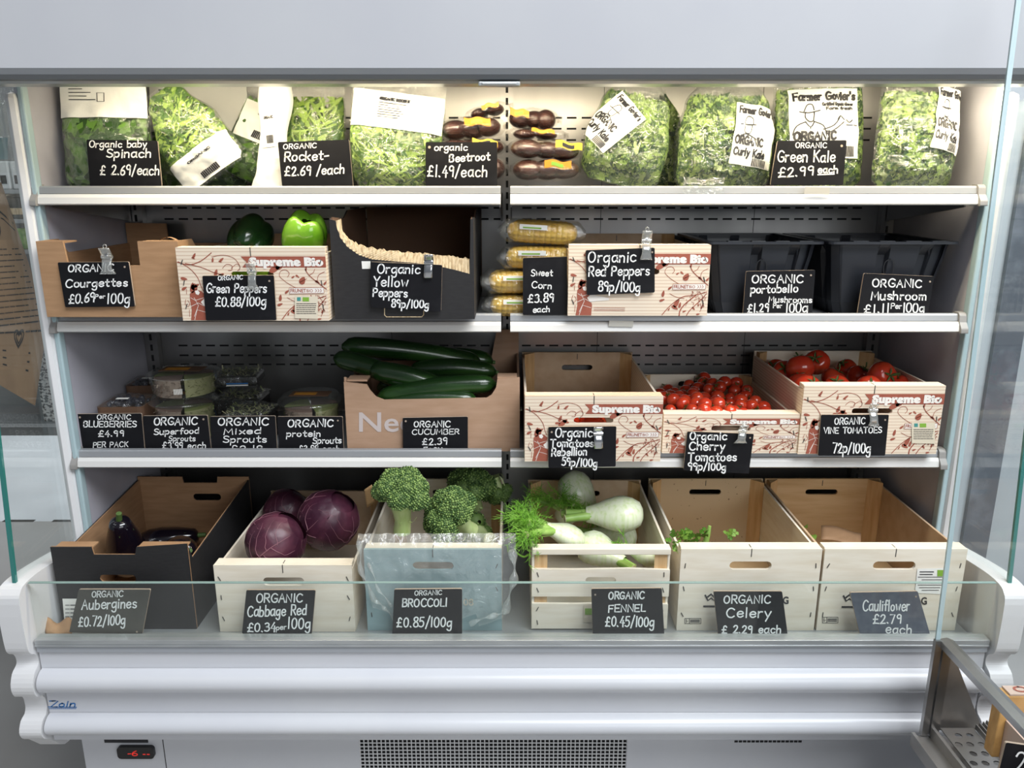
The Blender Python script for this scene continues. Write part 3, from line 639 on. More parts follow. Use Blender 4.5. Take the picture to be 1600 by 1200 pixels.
# --- cardboard boxes
def card_box(name, label, x0, x1, y0, y1, z0, front, back, side, outer='kraft', inner='kraft', t=0.005, holes=(), bholes=(), cat='cardboard box', flaps=()):
    """front/back: outlines in (x, z) from the box's own bottom centre; side: outline in (depth, z)."""
    w = x1-x0; d = y1-y0
    o = thing(name, label, cat, ((x0+x1)/2, y0, z0))
    def two(nm, pts, hs, a, b_, axis, flip=False):
        m_ = (a+b_)/2; mb = MB()
        mb.plate(pts, hs, a, m_, axis, 0 if not flip else 1); mb.plate(pts, hs, m_, b_, axis, 1 if not flip else 0)
        return mb.build(nm, [outer, inner], o)
    two('front_panel', front, list(holes), 0, t, 'y'); two('back_panel', back, list(bholes), d-t, d, 'y', True)
    sl = [(max(t+.0002, min(d-t-.0002, p[0])), p[1]) for p in side]
    two('side_panel', sl, [], -w/2, -w/2+t, 'x'); two('side_panel', sl, [], w/2-t, w/2, 'x', True)
    MB().box(-w/2+t, w/2-t, t, d-t, 0, 0.004).build('base_panel', inner, o)
    for f in flaps: MB().box(*f).build('corner_flap', inner, o)
    return o
# courgettes box, half over the shelf lip
x0, x1, D = -0.934, xpx(284, 440, 1.53), 1.53
w = x1-x0
def lx(px, py=440): return xpx(px, py, 1.53)-(x0+x1)/2
hz = 0.150
fr = [(-w/2, 0), (w/2, 0), (w/2, hz), (lx(222), hz), (lx(222), hz-.047), (lx(110), hz-.047), (lx(107), hz), (-w/2, hz)]
bx_cou = card_box('cardboard_box', 'plain brown cardboard box with a notched front, behind the courgettes sign', x0, x1, D, 1.90, LIP2, fr, [(-w/2, 0), (w/2, 0), (w/2, .12), (-w/2+.10, .12), (-w/2+.098, .166), (-w/2, .168)], [(0, 0), (.37, 0), (.37, .12), (.10, .12), (.07, hz), (0, hz)],
    flaps=[(-w/2+.006, lx(107), .006, .05, hz-.004, hz-.001), (lx(222), w/2-.006, .006, .05, hz-.004, hz-.001)])
tg = MB().grid(lambda u, v: (lx(252)+u*.032, .012+v*.012, hz+.001+.006*math.sin(u*3.1)), 6, 2); tg.build('torn_tab', 'kraft', bx_cou)
# black torn box
D = 1.505
def bp(px, py): q = at(px, py, D); return q.x, q.z-LIP2
x0, x1 = xpx(520, 440, D), xpx(741, 440, D); xc = (x0+x1)/2; w = x1-x0
lo_edge = [(734, 428), (712, 422), (690, 417), (650, 411), (610, 408), (580, 405), (560, 398), (543, 386), (532, 372), (527, 358), (524, 345)]
hi_edge = [(733, 405), (712, 402), (690, 401), (660, 396), (630, 395), (600, 391), (575, 388), (555, 381), (540, 370), (533, 360), (531, 343)]
fp = [(-w/2, 0), (w/2, 0), (w/2, bp(741, 342)[1]), (bp(735, 342)[0]-xc, bp(735, 342)[1])] + [(bp(*p)[0]-xc, bp(*p)[1]) for p in lo_edge] + [(-w/2, bp(520, 342)[1])]
bx_bl = card_box('cardboard_box', 'black cardboard box with a ragged torn front, behind the yellow peppers sign', x0, x1, D, 1.90, LIP2, fp, [(-w/2, 0), (w/2, 0), (w/2, .205), (-w/2, .205)], [(0, 0), (.355, 0), (.355, .205), (.16, .205), (.12, .190), (0, .197)], 'black_card', 'kraft_dark')
tb = MB()
rg = random.Random(11); n = len(lo_edge)
def torn(u, v):
    i = min(int(u*(n-1)), n-2); t = u*(n-1)-i
    a = [lo_edge[i][k]+(lo_edge[i+1][k]-lo_edge[i][k])*t for k in (0, 1)]; b_ = [hi_edge[i][k]+(hi_edge[i+1][k]-hi_edge[i][k])*t for k in (0, 1)]
    px, py = a[0]+(b_[0]-a[0])*v, a[1]+(b_[1]-a[1])*v
    jag = 3.0*noise.noise(Vector((px*.21, py*.2, v)))
    q = bp(px, py-jag*v)
    flute = 0.0016*math.sin(px*1.25)
    return (q[0]-xc, 0.0012+flute*(1-v)+.004*v, q[1])
tb.grid(torn, 220, 5)
tb.grid(lambda u, v: tuple(Vector(torn(u, 1))+Vector((0, .006*v, .0008*math.sin(u*90)))), 160, 1)
tb.build('torn_edge', 'kraft_edge', bx_bl, label='ragged bare corrugated edge where the front was torn')
st_ = MB(); mp = lambda px, py: Vector((at(px, py, D).x, D-0.001, at(px, py, D).z)); poly(st_, [(565, 408), (579, 408), (579, 420), (566, 420)], mp, 0)
px_part('sticker', st_, 'paper', bx_bl, 'small blank white sticker')
ps = MB(); ribbon(ps, [(601, 482), (601, 492), (604, 495), (659, 495), (662, 492), (662, 485)], 1.4, mp); px_part('perforated_tab', ps, 'kraft_edge', bx_bl)
# box of cucumbers
D = 1.606
x0, x1 = xpx(540, 650, D), xpx(812, 650, D); xc = (x0+x1)/2; w = x1-x0; zb = S3+0.0006
def np_(px, py): q = at(px, py, D); return (q.x-xc, q.z-zb)
fr = [(-w/2, 0), (w/2, 0), (w/2, np_(812, 590)[1]), np_(777, 593), np_(775, 606), np_(768, 617), np_(760, 622), np_(600, 625), np_(587, 620), np_(578, 610), np_(573, 601), (-w/2, np_(537, 597)[1])]
hb = np_(812, 590)[1]
bx_cu = card_box('cardboard_box', 'pinkish brown cardboard box with a scooped front, full of cucumbers', x0, x1, D, 1.905, zb, fr, [(-w/2, 0), (w/2, 0), (w/2, hb+.05), (w/2-.055, hb+.05), (w/2-.07, hb-.03), (-w/2, hb-.03)], [(0, 0), (.3, 0), (.3, hb-.01), (.06, hb-.02), (0, hb)], 'kraft_pale', 'kraft_pale',
    flaps=[(-w/2+.006, np_(573, 601)[0], .006, .045, hb-.010, hb-.006), (np_(777, 593)[0], w/2-.006, .006, .045, hb-.004, hb-.001)])
mat('pale_print', (0.58, 0.50, 0.48), 0.6)
s = MB(); mp = lambda px, py: Vector((at(px, py, D).x, D-0.0008, at(px, py, D).z))
font_mesh(s, 'Neo', 561, 674, 652, 30, mp, 0, offset=0.012); px_part('printed_name', s, 'pale_print', bx_cu, 'pale printed lettering partly behind the sign')
# aubergine box on the deck
D = 1.42
x0, x1 = xpx(89, 920, D), xpx(300, 920, D); xc = (x0+x1)/2; w = x1-x0
def ap(px, py): q = at(px, py, D); return (q.x-xc, q.z-BZ)
fr = [(-w/2, 0), (w/2, 0), (w/2, ap(290, 850)[1]), ap(213, 855), ap(211, 867), ap(146, 867), ap(142, 855), (-w/2, ap(75, 855)[1])]
ha = ap(75, 855)[1]
bx_au = card_box('cardboard_box', 'black cardboard box with bare brown inside holding aubergines', x0, x1, D, 1.80, BZ, fr, [(-w/2, 0), (w/2, 0), (w/2, ha+.004), (w*.22, ha+.004), (w*.21, ha-.012), (-w*.09, ha-.012), (-w*.10, ha+.004), (-w/2, ha+.004)],
    [(0, 0), (.38, 0), (.38, ha-.004), (.02, ha-.034), (0, ha)], 'black_card', 'kraft', holes=[slot(ap(184, 904)[0], ap(184, 904)[1], .075, .017)], bholes=[slot(.03, ha-.05, .07, .018)],
    flaps=[(-w/2+.006, ap(142, 855)[0], .006, .03, ha-.005, ha-.002), (ap(213, 855)[0], w/2-.006, .006, .03, ha-.005, ha-.002)])
s = MB(); mp = lambda px, py: Vector((at(px, py, 1.42).x, 1.4188, at(px, py, 1.42).z))
poly(s, [(98, 935), (122, 935), (122, 969), (101, 969)], mp, 0)
m2 = lambda px, py: mp(px, py)-Vector((0, 0.0004, 0))
for y in (945, 951, 957, 963): ribbon(s, [(103, y), (109, y)], 1, m2, 1); ribbon(s, [(111, y), (119, y)], 1.4, m2, 1)
px_part('sticker', s, ['paper', 'ink'], bx_au, 'white printed paper label')
cs = MB().grid(lambda u, v: tuple(at(72+u*40-6*v*(1-u), 993-v*(24+5*math.sin(u*9)), 1.372+.022*v)), 10, 4)
o = cs.build('cardboard_scrap', 'kraft', None, at(92, 992, 1.38)); sol = o.modifiers.new('s', 'SOLIDIFY'); sol.thickness = 0.002
tag(o, 'torn scrap of brown cardboard on the grille beside the aubergines sign', 'cardboard scrap')
# --- mushroom trays
def mushroom_tray(label, px0, px1, D):
    x0, x1 = xpx(px0, 378, D), xpx(px1, 378, D); w = x1-x0; d = 0.30; h = at(px0, 378, D).z-S2-0.0006
    o = thing('plastic_tray', label, 'tray', ((x0+x1)/2, D, S2+0.0006), (0, 0, 0), 'black mushroom trays')
    def ring(z, ins, rib):
        pts = []
        a, b_ = w/2-0.012-ins, 0.012+ins
        fr = [0, .08, .10, .38, .40, .47, .49, .74, .76, .83, .85, 1.0]; dp = [.012, 0, 0, 0, 1, 1, 0, 0, 1, 1, 0, .012]
        dp = [q if q < .5 else rib for q in dp]
        for f, q in zip(fr, dp): pts.append((-a+2*a*f, b_+q, z))
        for f, q in zip(fr, dp): pts.append((a-q, b_+(d-2*b_)*f, z))
        for f, q in zip(fr, dp): pts.append((a-2*a*f, d-b_-q, z))
        for f, q in zip(fr, dp): pts.append((-a+q, d-b_-(d-2*b_)*f, z))
        return pts
    body = MB()
    lv = [ring(0, .034, .002), ring(.03, .022, .004), ring(h*.82, .004, .012), ring(h-.012, .002, .002), ring(h-.004, 0, 0)]
    n = len(lv[0]); vs = [p for l in lv for p in l]
    fs = [(i*n+j, i*n+(j+1) % n, (i+1)*n+(j+1) % n, (i+1)*n+j) for i in range(len(lv)-1) for j in range(n)]
    body.add(vs, fs + [tuple(reversed(range(n)))])
    inn = [(p[0]*.972, .15+(p[1]-.15)*.972, max(p[2], .006)) for p in vs]
    body.add(inn, [tuple(reversed(f)) for f in fs] + [tuple(range(n))])
    body.build('tub', 'tray_plastic', o)
    rim = MB().plate(rrect(-w/2, w/2, 0, d, .014), [rrect(-w/2+.016, w/2-.016, .016, d-.016, .010)], h-.005, h, 'z')
    for i in range(4): rim.box(-w/2+w*(.18+.2*i), -w/2+w*(.30+.2*i), .001, .014, h, h+.0018)
    rim.build('rim', 'tray_plastic', o, bevel=0.001)
    e = MB()
    for pl in text_lines('0', -.012, 0, .010, .034): ribbon(e, pl, .002, lambda a, b_: Vector((a, .0145, h*.55-b_)))
    e.build('moulded_mark', 'black_plastic', o)
    return o
mushroom_tray('black ribbed plastic tray behind the portobello mushrooms sign', 1104, 1291, 1.60)
mushroom_tray('black ribbed plastic tray behind the plain mushroom sign, at the end of the shelf', 1297, 1503, 1.60)
# ------------------------------------------------------------------ vegetables
mat('broccoli_bead', (0.055, 0.125, 0.030), 0.6, c2=(0.17, 0.26, 0.075), tex='island', island=0.3)
mat('broccoli_under', (0.10, 0.17, 0.04), 0.65)
mat('broccoli_stem', (0.36, 0.48, 0.16), 0.5, c2=(0.52, 0.60, 0.30), tex=(40.0, (1, 1, .3)))
mat('cut_stem', (0.62, 0.62, 0.36), 0.6, c2=(0.50, 0.50, 0.24), tex=(60.0,))
mat('cabbage', (0.040, 0.009, 0.022), 0.40, c2=(0.13, 0.035, 0.060), tex=(20.0, (1, 1, .35)), ramp=(0.40, 0.8), bump=((34,), 0.35, .004))
mat('cabbage_vein', (0.20, 0.085, 0.11), 0.45)
mat('dry_leaf', (0.36, 0.22, 0.10), 0.7)
mat('fennel_bulb', (0.70, 0.74, 0.56), 0.35, c2=(0.56, 0.66, 0.34), tex=(14.0, (9, 9, .6)), ramp=(0.45, 0.7), coat=0.3)
mat('fennel_stalk', (0.22, 0.40, 0.07), 0.4, c2=(0.34, 0.52, 0.14), tex=(30.0,))
mat('fennel_frond', (0.14, 0.36, 0.025), 0.5, c2=(0.24, 0.50, 0.06), tex='island')
mat('leaf_green', (0.09, 0.22, 0.02), 0.5, c2=(0.20, 0.36, 0.05), tex='island')
mat('tomato_red', (0.50, 0.030, 0.012), 0.16, c2=(0.56, 0.055, 0.018), tex=(30.0,), coat=0.4)
mat('tomato_green', (0.07, 0.13, 0.03), 0.6)
mat('aubergine', (0.006, 0.004, 0.008), 0.12, coat=0.5)
mat('pepper_green', (0.10, 0.27, 0.012), 0.14, c2=(0.19, 0.40, 0.03), tex=(14.0,), coat=0.6)
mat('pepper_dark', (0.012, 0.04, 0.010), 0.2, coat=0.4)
mat('cucumber', (0.008, 0.030, 0.006), 0.25, c2=(0.035, 0.095, 0.018), tex=(34.0, (0.12, 1, 1)), ramp=(0.45, 0.75), bump=((120,), 0.25, .001), coat=0.3)
mat('corn', (0.66, 0.36, 0.03), 0.3, c2=(0.80, 0.52, 0.08), tex=(40.0,), coat=0.3)
# --- broccoli
ICO = None
def ico():
    t = (1+5**.5)/2
    vs = [Vector(v).normalized() for v in ((-1,t,0),(1,t,0),(-1,-t,0),(1,-t,0),(0,-1,t),(0,1,t),(0,-1,-t),(0,1,-t),(t,0,-1),(t,0,1),(-t,0,-1),(-t,0,1))]
    fs = [(0,11,5),(0,5,1),(0,1,7),(0,7,10),(0,10,11),(1,5,9),(5,11,4),(11,10,2),(10,7,6),(7,1,8),(3,9,4),(3,4,2),(3,2,6),(3,6,8),(3,8,9),(4,9,5),(2,4,11),(6,2,10),(8,6,7),(9,8,1)]
    return vs, fs
ICO = ico()
def fib(n):
    for i in range(n):
        z = 1-2*(i+.5)/n; r = math.sqrt(1-z*z); a = i*2.399963
        yield Vector((r*math.cos(a), r*math.sin(a), z))
def broccoli(label, loc, axis, r, stem_len, seed, n=11, beads=150, cut=False, spread=(1, 1)):
    """axis: from the stem's cut foot to the crown."""
    rg = random.Random(seed); o = thing('broccoli_head', label, 'broccoli', loc)
    Q = Vector(axis).to_track_quat('Z', 'Y').to_matrix().to_4x4()
    st = MB(); c0 = -stem_len-r*.55
    st.tube([Q @ Vector((0, 0, c0)), Q @ Vector((.002, 0, c0*.7)), Q @ Vector((0, .002, -r*.6)), Q @ Vector((0, 0, -r*.15))], [r*.30, r*.27, r*.32, r*.5], 12, 0)
    heads = []
    for i, d in enumerate(fib(int(n*1.9))):
        if d.z < -0.25 or len(heads) >= n: continue
        d = (d+Vector((rg.uniform(-.12, .12), rg.uniform(-.12, .12), rg.uniform(-.1, .1)))).normalized()
        p = Vector((d.x*r*.62*spread[0], d.y*r*.62*spread[1], d.z*r*.46)); heads.append((p, r*rg.uniform(.36, .46)))
        st.tube([Q @ Vector((0, 0, -r*.7)), Q @ (p*.5+Vector((0, 0, -r*.25))), Q @ p], [r*.15, r*.12, r*.12], 7, 0, False)
    for k in range(2):
        a = rg.uniform(0, 6.28); st.grid(lambda u, v: Q @ Vector((math.cos(a)*(r*.30+.022*u)-math.sin(a)*.006*(v-.5)*(1-u*.6), math.sin(a)*(r*.30+.022*u)+math.cos(a)*.006*(v-.5)*(1-u*.6), -r*.9-.012*u+.03*u*u)), 5, 2)
    st.build('stem', 'broccoli_stem', o)
    if cut:
        cp = MB(); ring = [(r*.31*math.cos(R(t)), r*.29*math.sin(R(t)), c0-.0008) for t in range(0, 360, 24)]
        cp.add([Q @ Vector(p) for p in ring]+[Q @ Vector((p[0]*.7, p[1]*.7, c0-.003)) for p in ring], [(i, (i+1) % 15, 15+(i+1) % 15, 15+i) for i in range(15)]+[tuple(range(29, 14, -1))])
        cp.build('cut_face', 'cut_stem', o, label='pale cut end of the stem')
    fl = MB()
    for p, q in heads:
        fl.lathe([(q*.93*math.sin(R(a)), q*.93*math.cos(R(a))) for a in range(4, 177, 18)], 12, 1, Q @ Matrix.Translation(p))
        for d in fib(beads):
            if d.z < -.55 or d.dot(p.normalized()) < -.5: continue
            if any((p+d*q-p2).length < q2*.90 for p2, q2 in heads if p2 is not p): continue
            s = q*.082*rg.uniform(.8, 1.4); c = p+d*q*rg.uniform(.93, 1.03)
            fl.add([Q @ (c+v*s) for v in ICO[0]], ICO[1], 0, True)
    fl.build('florets', ['broccoli_bead', 'broccoli_under'], o)
    return o
broccoli('tall broccoli head standing upright beside the red cabbage', at(628, 772, 1.482), (.05, -.10, 1), .063, .055, 1, 12, 330)
broccoli('broccoli head slumped toward the sign, its stem lying beneath it', at(704, 806, 1.528), (-.52, -.35, .60), .064, .035, 2, 13, 330, False, (1.05, 1))
broccoli('shaded broccoli head lying behind the slumped one', at(735, 762, 1.665), (-.15, -.25, .8), .058, .03, 3, 10, 200)
broccoli('broccoli lying with its pale cut stem end facing out', at(744, 836, 1.63), (-.42, .80, -.25), .052, .046, 4, 9, 150, True)
broccoli('upside-down broccoli in deep shade by the fennel crate', at(774, 766, 1.705), (.05, -.1, -1), .040, .012, 5, 9, 120)
# --- red cabbages
def cabbage(label, loc, r, rot, seed):
    o = thing('red_cabbage', label, 'red cabbage', loc, rot)
    def lf(d, k=0): return 1+.035*noise.noise(d*2.2+Vector((seed, 0, 0)))+.02*noise.noise(d*6+Vector((0, seed, 0)))
    b = MB()
    b.lathe([(r*math.sin(R(a)), r*.94*math.cos(R(a))) for a in range(0, 181, 9)], 30, 0, None, lambda t, z, q: q*lf(Vector((math.cos(t)*q, math.sin(t)*q, z))/r))
    b.build('heart', 'cabbage', o)
    rg = random.Random(seed)
    for k in range(5):
        a0 = k*1.35+rg.uniform(-.3, .3); el = rg.uniform(-.2, .5)
        L = MB(); ve = MB(); C = Matrix.Rotation(a0, 3, 'Z') @ Matrix.Rotation(el, 3, 'Y')
        def f(u, v, off=0.0, C=C, k=k):
            p = (u-.5)*2.3; q = (v-.5)*2.1; edge = max(abs(u-.5), abs(v-.5))*2
            d = C @ Vector((math.cos(p)*math.cos(q), math.sin(p)*math.cos(q), math.sin(q)))
            return d*r*(1.02+.012*k+.05*max(0, edge-.8)*(1+noise.noise(Vector((u*5, v*5, k+seed)))))*lf(d)+d*off
        L.grid(lambda u, v: f(u, v), 22, 22); lo = L.build('outer_leaf', 'cabbage', o)
        ve.tube([f(.5+.03*math.sin(i*.5+k), .06+.86*i/9, .0004) for i in range(10)], [.0022*(1-i/11) for i in range(10)], 5, 0, False)
        for br in range(7):
            sd = 1 if br % 2 else -1; v0 = .14+.09*br
            ve.tube([f(.5+sd*(.42*(i/8)**.9)+.02*math.sin(i+br), v0+.30*(i/8)**1.5+.015*math.sin(i*1.7+br), .0003) for i in range(9)], [.0011*(1-i/9.5) for i in range(9)], 4, 0, False)
        ve.build('veins', 'cabbage_vein', lo)
    return o
cabbage('large red cabbage beside the upright broccoli', at(513, 812, 1.615), .065, (.5, .4, .6), 3)
cabbage('smaller red cabbage low in its crate by the aubergine box', at(431, 845, 1.505), .060, (.9, -.5, 2), 8)
cabbage('red cabbage in deep shade behind the other two', at(450, 800, 1.715), .054, (.2, .7, 1), 12)
dl = MB().grid(lambda u, v: tuple(at(569+u*12+4*v, 765+v*28-8*u, 1.545+.02*v)), 4, 6); o = dl.build('dried_leaf', 'dry_leaf', None, at(575, 780, 1.55)); sol = o.modifiers.new('s', 'SOLIDIFY'); sol.thickness = .001
tag(o, 'small dry brown leaf stuck between red cabbage and broccoli', 'leaf')
# --- fennel
def fennel(label, loc, axis, r, seed, stalks=3, L=.08, fr=0, fan=.5, squash=.72):
    rg = random.Random(seed); o = thing('fennel_bulb', label, 'fennel', loc)
    Q = Vector(axis).to_track_quat('Z', 'Y').to_matrix().to_4x4()
    b = MB()
    prof = [(.02, -1.0), (.30, -.98), (.62, -.85), (.90, -.5), (1.0, -.1), (.95, .3), (.80, .7), (.62, 1.05), (.48, 1.4), (.40, 1.7)]
    b.lathe([(a*r, z*r) for a, z in prof], 36, 0, Q @ Matrix.Diagonal((1, squash, 1, 1)), lambda t, z, q: q*(1+.018*math.cos(t*18)+.05*math.cos(t*2+z/r*1.2)*(z/r > -.6)))
    bo = b.build('bulb', 'fennel_bulb', o)
    tips = []
    for i in range(stalks):
        t = (i-(stalks-1)/2)*fan; a = Vector((math.sin(t)*.4*r, 0, 1.25*r)); e = Vector((math.sin(t)*(L+r), rg.uniform(-.01, .01), 1.6*r+L*math.cos(t)*rg.uniform(.8, 1.15)))
        s = MB(); m_ = (a+e)/2+Vector((0, 0, .1*L))
        s.tube([Q @ p for p in (a, m_, e)], [r*.34, r*.26, r*.22], 10, 0, False, None, .8); so = s.build('stalk', 'fennel_stalk', o)
        c = MB(); dd = (e-m_).normalized(); c.tube([Q @ e, Q @ (e+dd*.0012)], [r*.215, r*.20], 10, 0); c.build('cut_end', 'cut_stem', so, label='pale cut end')
        tips.append((e, dd))
    if fr:
        f = MB()
        for i in range(fr):
            e, d0 = tips[i % stalks]; p = Q @ (e-d0*rg.uniform(0, L*.7)); d = (Q.to_3x3() @ d0+Vector((rg.uniform(-1.1, 1.1), rg.uniform(-1.1, .5), rg.uniform(-.9, .8)))).normalized()
            l = rg.uniform(.025, .06); pts = [p, p+d*l*.5+Vector((0, 0, .004)), p+d*l+Vector((0, 0, -.004))]
            f.tube(pts, [.0011, .0008, .0004], 4, 0, False)
            for j in range(12):
                q = pts[1].lerp(pts[2], rg.random()) if rg.random() < .7 else pts[0].lerp(pts[1], rg.random()); dd = (d*.6+Vector((rg.uniform(-1, 1), rg.uniform(-1, 1), rg.uniform(-1, 1)))).normalized()
                f.tube([q, q+dd*rg.uniform(.008, .022)], [.0006, .0003], 3, 0, False)
        f.build('fronds', 'fennel_frond', o)
    return o
fennel('large pale fennel bulb lying on its side with stalks pointing across the crate', at(972, 803, 1.59), (-1, .1, -.06), .047, 1, 3, .055, 0, .22, .85)
fennel('white fennel bulb at the crate front, partly behind the slat', at(930, 857, 1.508), (.55, -.35, -.15), .040, 2, 2, .03, 0, .5, .9)
fennel('fennel with a big spray of feathery green fronds', at(890, 838, 1.50), (-.75, -.1, .35), .034, 3, 4, .06, 110, .42)
fennel('shaded fennel bulb at the back with cut stalks pointing down', at(900, 764, 1.735), (.45, -.35, -.55), .044, 4, 2, .02, 18, .5, .9)
fennel('small round fennel bulb seen through the gap under the rail', at(1012, 868, 1.492), (-.9, .35, .2), .025, 5, 2, .012, 6, .4, .9)
fennel('fennel bulb under the large one', at(968, 838, 1.66), (-.9, -.1, .1), .040, 6, 2, .04, 0, .4, .9)
fennel('fennel with short stalks and fronds hanging over the crate side', at(884, 806, 1.70), (-.2, -.6, .8), .026, 7, 5, .045, 80, .45)
sp = MB(); pts = [at(846, 832, 1.50), at(826, 838, 1.47), at(808, 850, 1.455), at(806, 862, 1.45), at(818, 870, 1.447), at(826, 866, 1.446)]
sp.tube(smooth_line([tuple(p) for p in pts], 6), [.0022]*31, 6, 0); rg = random.Random(4)
for i in range(70):
    q = at(812, 822, 1.47)+Vector((rg.uniform(-.014, .02), rg.uniform(-.012, .012), rg.uniform(-.02, .022))); sp.tube([q, q+Vector((rg.uniform(-1, .5), rg.uniform(-1, 1), rg.uniform(-.6, 1))).normalized()*.014], [.0006, .0003], 3, 0, False)
o = sp.build('fennel_sprig', 'fennel_frond', None, at(826, 850, 1.46)); tag(o, 'loose curled sprig of fennel hanging over the crate corner', 'fennel')
# --- celery leaves and leaf scraps
def leafspray(name, label, cat, pts, n, spread, size, m_='leaf_green', seed=1):
    rg = random.Random(seed); mb = MB(); base = Vector(pts[0])
    for i in range(n):
        p = Vector(pts[i % len(pts)])+Vector((rg.uniform(-1, 1)*spread, rg.uniform(-1, 1)*spread, rg.uniform(-.6, .6)*spread))
        d = Vector((rg.uniform(-1, 1), rg.uniform(-1, .2), rg.uniform(-.2, 1))).normalized(); s = d.cross(Vector((rg.uniform(-1, 1), 1, rg.uniform(-1, 1)))).normalized(); l = size*rg.uniform(.6, 1.2)
        nrm = d.cross(s)*.15*l
        mb.add([p, p+d*l*.35+s*l*.32+nrm, p+d*l*.6+s*l*.12, p+d*l*.75+s*l*.3+nrm, p+d*l, p+d*l*.75-s*l*.3+nrm, p+d*l*.6-s*l*.12, p+d*l*.35-s*l*.32+nrm, p+d*l*.5], [(0,1,8),(1,2,8),(2,3,8),(3,4,8),(4,5,8),(5,6,8),(6,7,8),(7,0,8)], 0, True)
    o = mb.build(name, m_, None, base); return tag(o, label, cat)
leafspray('celery_leaf', 'bunch of celery leaves in a corner of the celery crate', 'celery', [at(1062, 838, 1.52), at(1070, 845, 1.50), at(1080, 836, 1.54), at(1056, 850, 1.47), at(1088, 842, 1.52)], 60, .016, .020, seed=2)
leafspray('celery_leaf', 'small celery leaf scrap on the bare crate floor', 'celery', [at(1140, 838, 1.56)], 7, .008, .016, seed=3)
st = MB(); st.tube([at(1103, 846, 1.53), at(1106, 834, 1.53), at(1109, 822, 1.53)], [.007, .006, .0035], 8); o = st.build('celery_stalk', 'fennel_stalk', None, at(1103, 846, 1.53)); tag(o, 'short celery stalk standing up behind the crate front', 'celery')
leafspray('cauliflower_leaf', 'dark green leaf scrap in the almost empty cauliflower crate', 'leaf', [at(1246, 834, 1.60), at(1254, 836, 1.60)], 12, .010, .024, seed=5)
cs = MB().grid(lambda u, v: tuple(at(1283+u*62, 822+v*22+10*u, 1.66-.05*v)+Vector((0, 0, .004*math.sin(u*5)))), 8, 4)
o = cs.build('cardboard_liner', 'kraft', None, at(1310, 838, 1.63)); sol = o.modifiers.new('s', 'SOLIDIFY'); sol.thickness = .002
tag(o, 'loose brown cardboard sheet on the floor of the cauliflower crate', 'cardboard sheet')
# --- tomatoes
def tomato(r, sq, label, cat='tomato', name='tomato', lob=.03, group=None):
    o = thing(name, label, cat, (0, 0, 0), group=group)
    b = MB(); pr = [(max(1e-4, math.sin(R(a))**.9)*r, (math.cos(R(a))*sq-(.16*math.exp(-(a/22)**2)))*r) for a in range(0, 181, 12)]
    b.lathe(pr, 20, 0, None, lambda t, z, q: q*(1+lob*math.cos(5*t)*(z > 0))); b.build('fruit', 'tomato_red', o)
    c = MB(); z0 = (sq-.15)*r
    for i in range(5):
        a = i*2*math.pi/5+.2; ca, sa = math.cos(a), math.sin(a); l = r*.62
        c.add([(0, 0, z0+.001), (ca*l*.4-sa*l*.14, sa*l*.4+ca*l*.14, z0+r*.13), (ca*l, sa*l, z0+r*.10), (ca*l*.4+sa*l*.14, sa*l*.4-ca*l*.14, z0+r*.13)], [(0, 1, 2, 3)], 0)
    c.tube([(0, 0, z0), (.1*r, 0, z0+.32*r), (.3*r, .1*r, z0+.6*r)], r*.06, 6); c.build('calyx', 'tomato_green', o)
    return o
def scatter(proto, spots, rmax, seed, labeler, zjit=0):
    rg = random.Random(seed)
    for i, (x, y, z, s) in enumerate(spots):
        rot = (rg.uniform(-rmax, rmax), rg.uniform(-rmax, rmax), rg.uniform(0, 6.28)); lab = labeler(i)
        if i == 0:
            proto.location = (x, y, z); proto.rotation_euler = rot; proto.scale = (s,)*3; proto['label'] = lab
        else: dup(proto, (x, y, z), rot, lab, s)
ct = tomato(.0165, .93, 'x', 'cherry tomato', 'cherry_tomato', .0, 'cherry tomatoes in the low crate')
cx = cr_ch.location.x; sp_ = []; rg = random.Random(21)
for row in range(10):
    y = 1.583+row*.0325
    for c in range(8):
        x = cx+(c-3.5+(.5 if row % 2 else 0)-.25)*.0305+rg.uniform(-.004, .004)
        if abs(x-cx) > .112: continue
        if row > 7 and rg.random() < .5: continue
        hgt = .945+.024*math.exp(-((x-cx)/.09)**2)+.014*math.sin(row*.5+c*.7)+rg.uniform(-.006, .006)+ (.006 if 2 < row < 8 else 0)
        sp_.append((x, y+rg.uniform(-.005, .005), hgt, rg.uniform(.82, 1.1)))
topz = sorted(range(len(sp_)), key=lambda i: -sp_[i][2])
scatter(ct, sp_, 2.2, 5, lambda i: 'small red cherry tomato heaped with its like in the low floral crate')
vt = tomato(.031, .88, 'x', 'tomato', 'vine_tomato', .025)
VT = [((1226,582),1.76,.94,'vine tomato against the side board nearest the cherry tomatoes'),((1250,575),1.73,1.06,'large vine tomato in front of the topmost one'),((1276,566),1.81,1.0,'topmost vine tomato of the heap, near the bare back board'),
      ((1250,602),1.69,1.02,'vine tomato low by the side board, beside the printed front'),((1262,608),1.62,1.04,'vine tomato just behind the printed crate front, below the topmost ones'),((1302,592),1.74,.9,'vine tomato half hidden in the dip of the heap'),
      ((1308,606),1.64,.95,'vine tomato behind the banner of the crate front'),((1342,588),1.78,.9,'small shaded vine tomato at the back with green stalk'),((1358,607),1.63,.95,'vine tomato low behind the white printed letters'),
      ((1378,587),1.70,1.05,'big vine tomato showing its star-shaped green calyx'),((1322,577),1.83,.85,'dark vine tomato against the back board'),((1402,600),1.70,.8,'last vine tomato, next to the case side'),((1213,577),1.85,.85,'vine tomato squeezed in the corner next to the cherry tomato crate')]
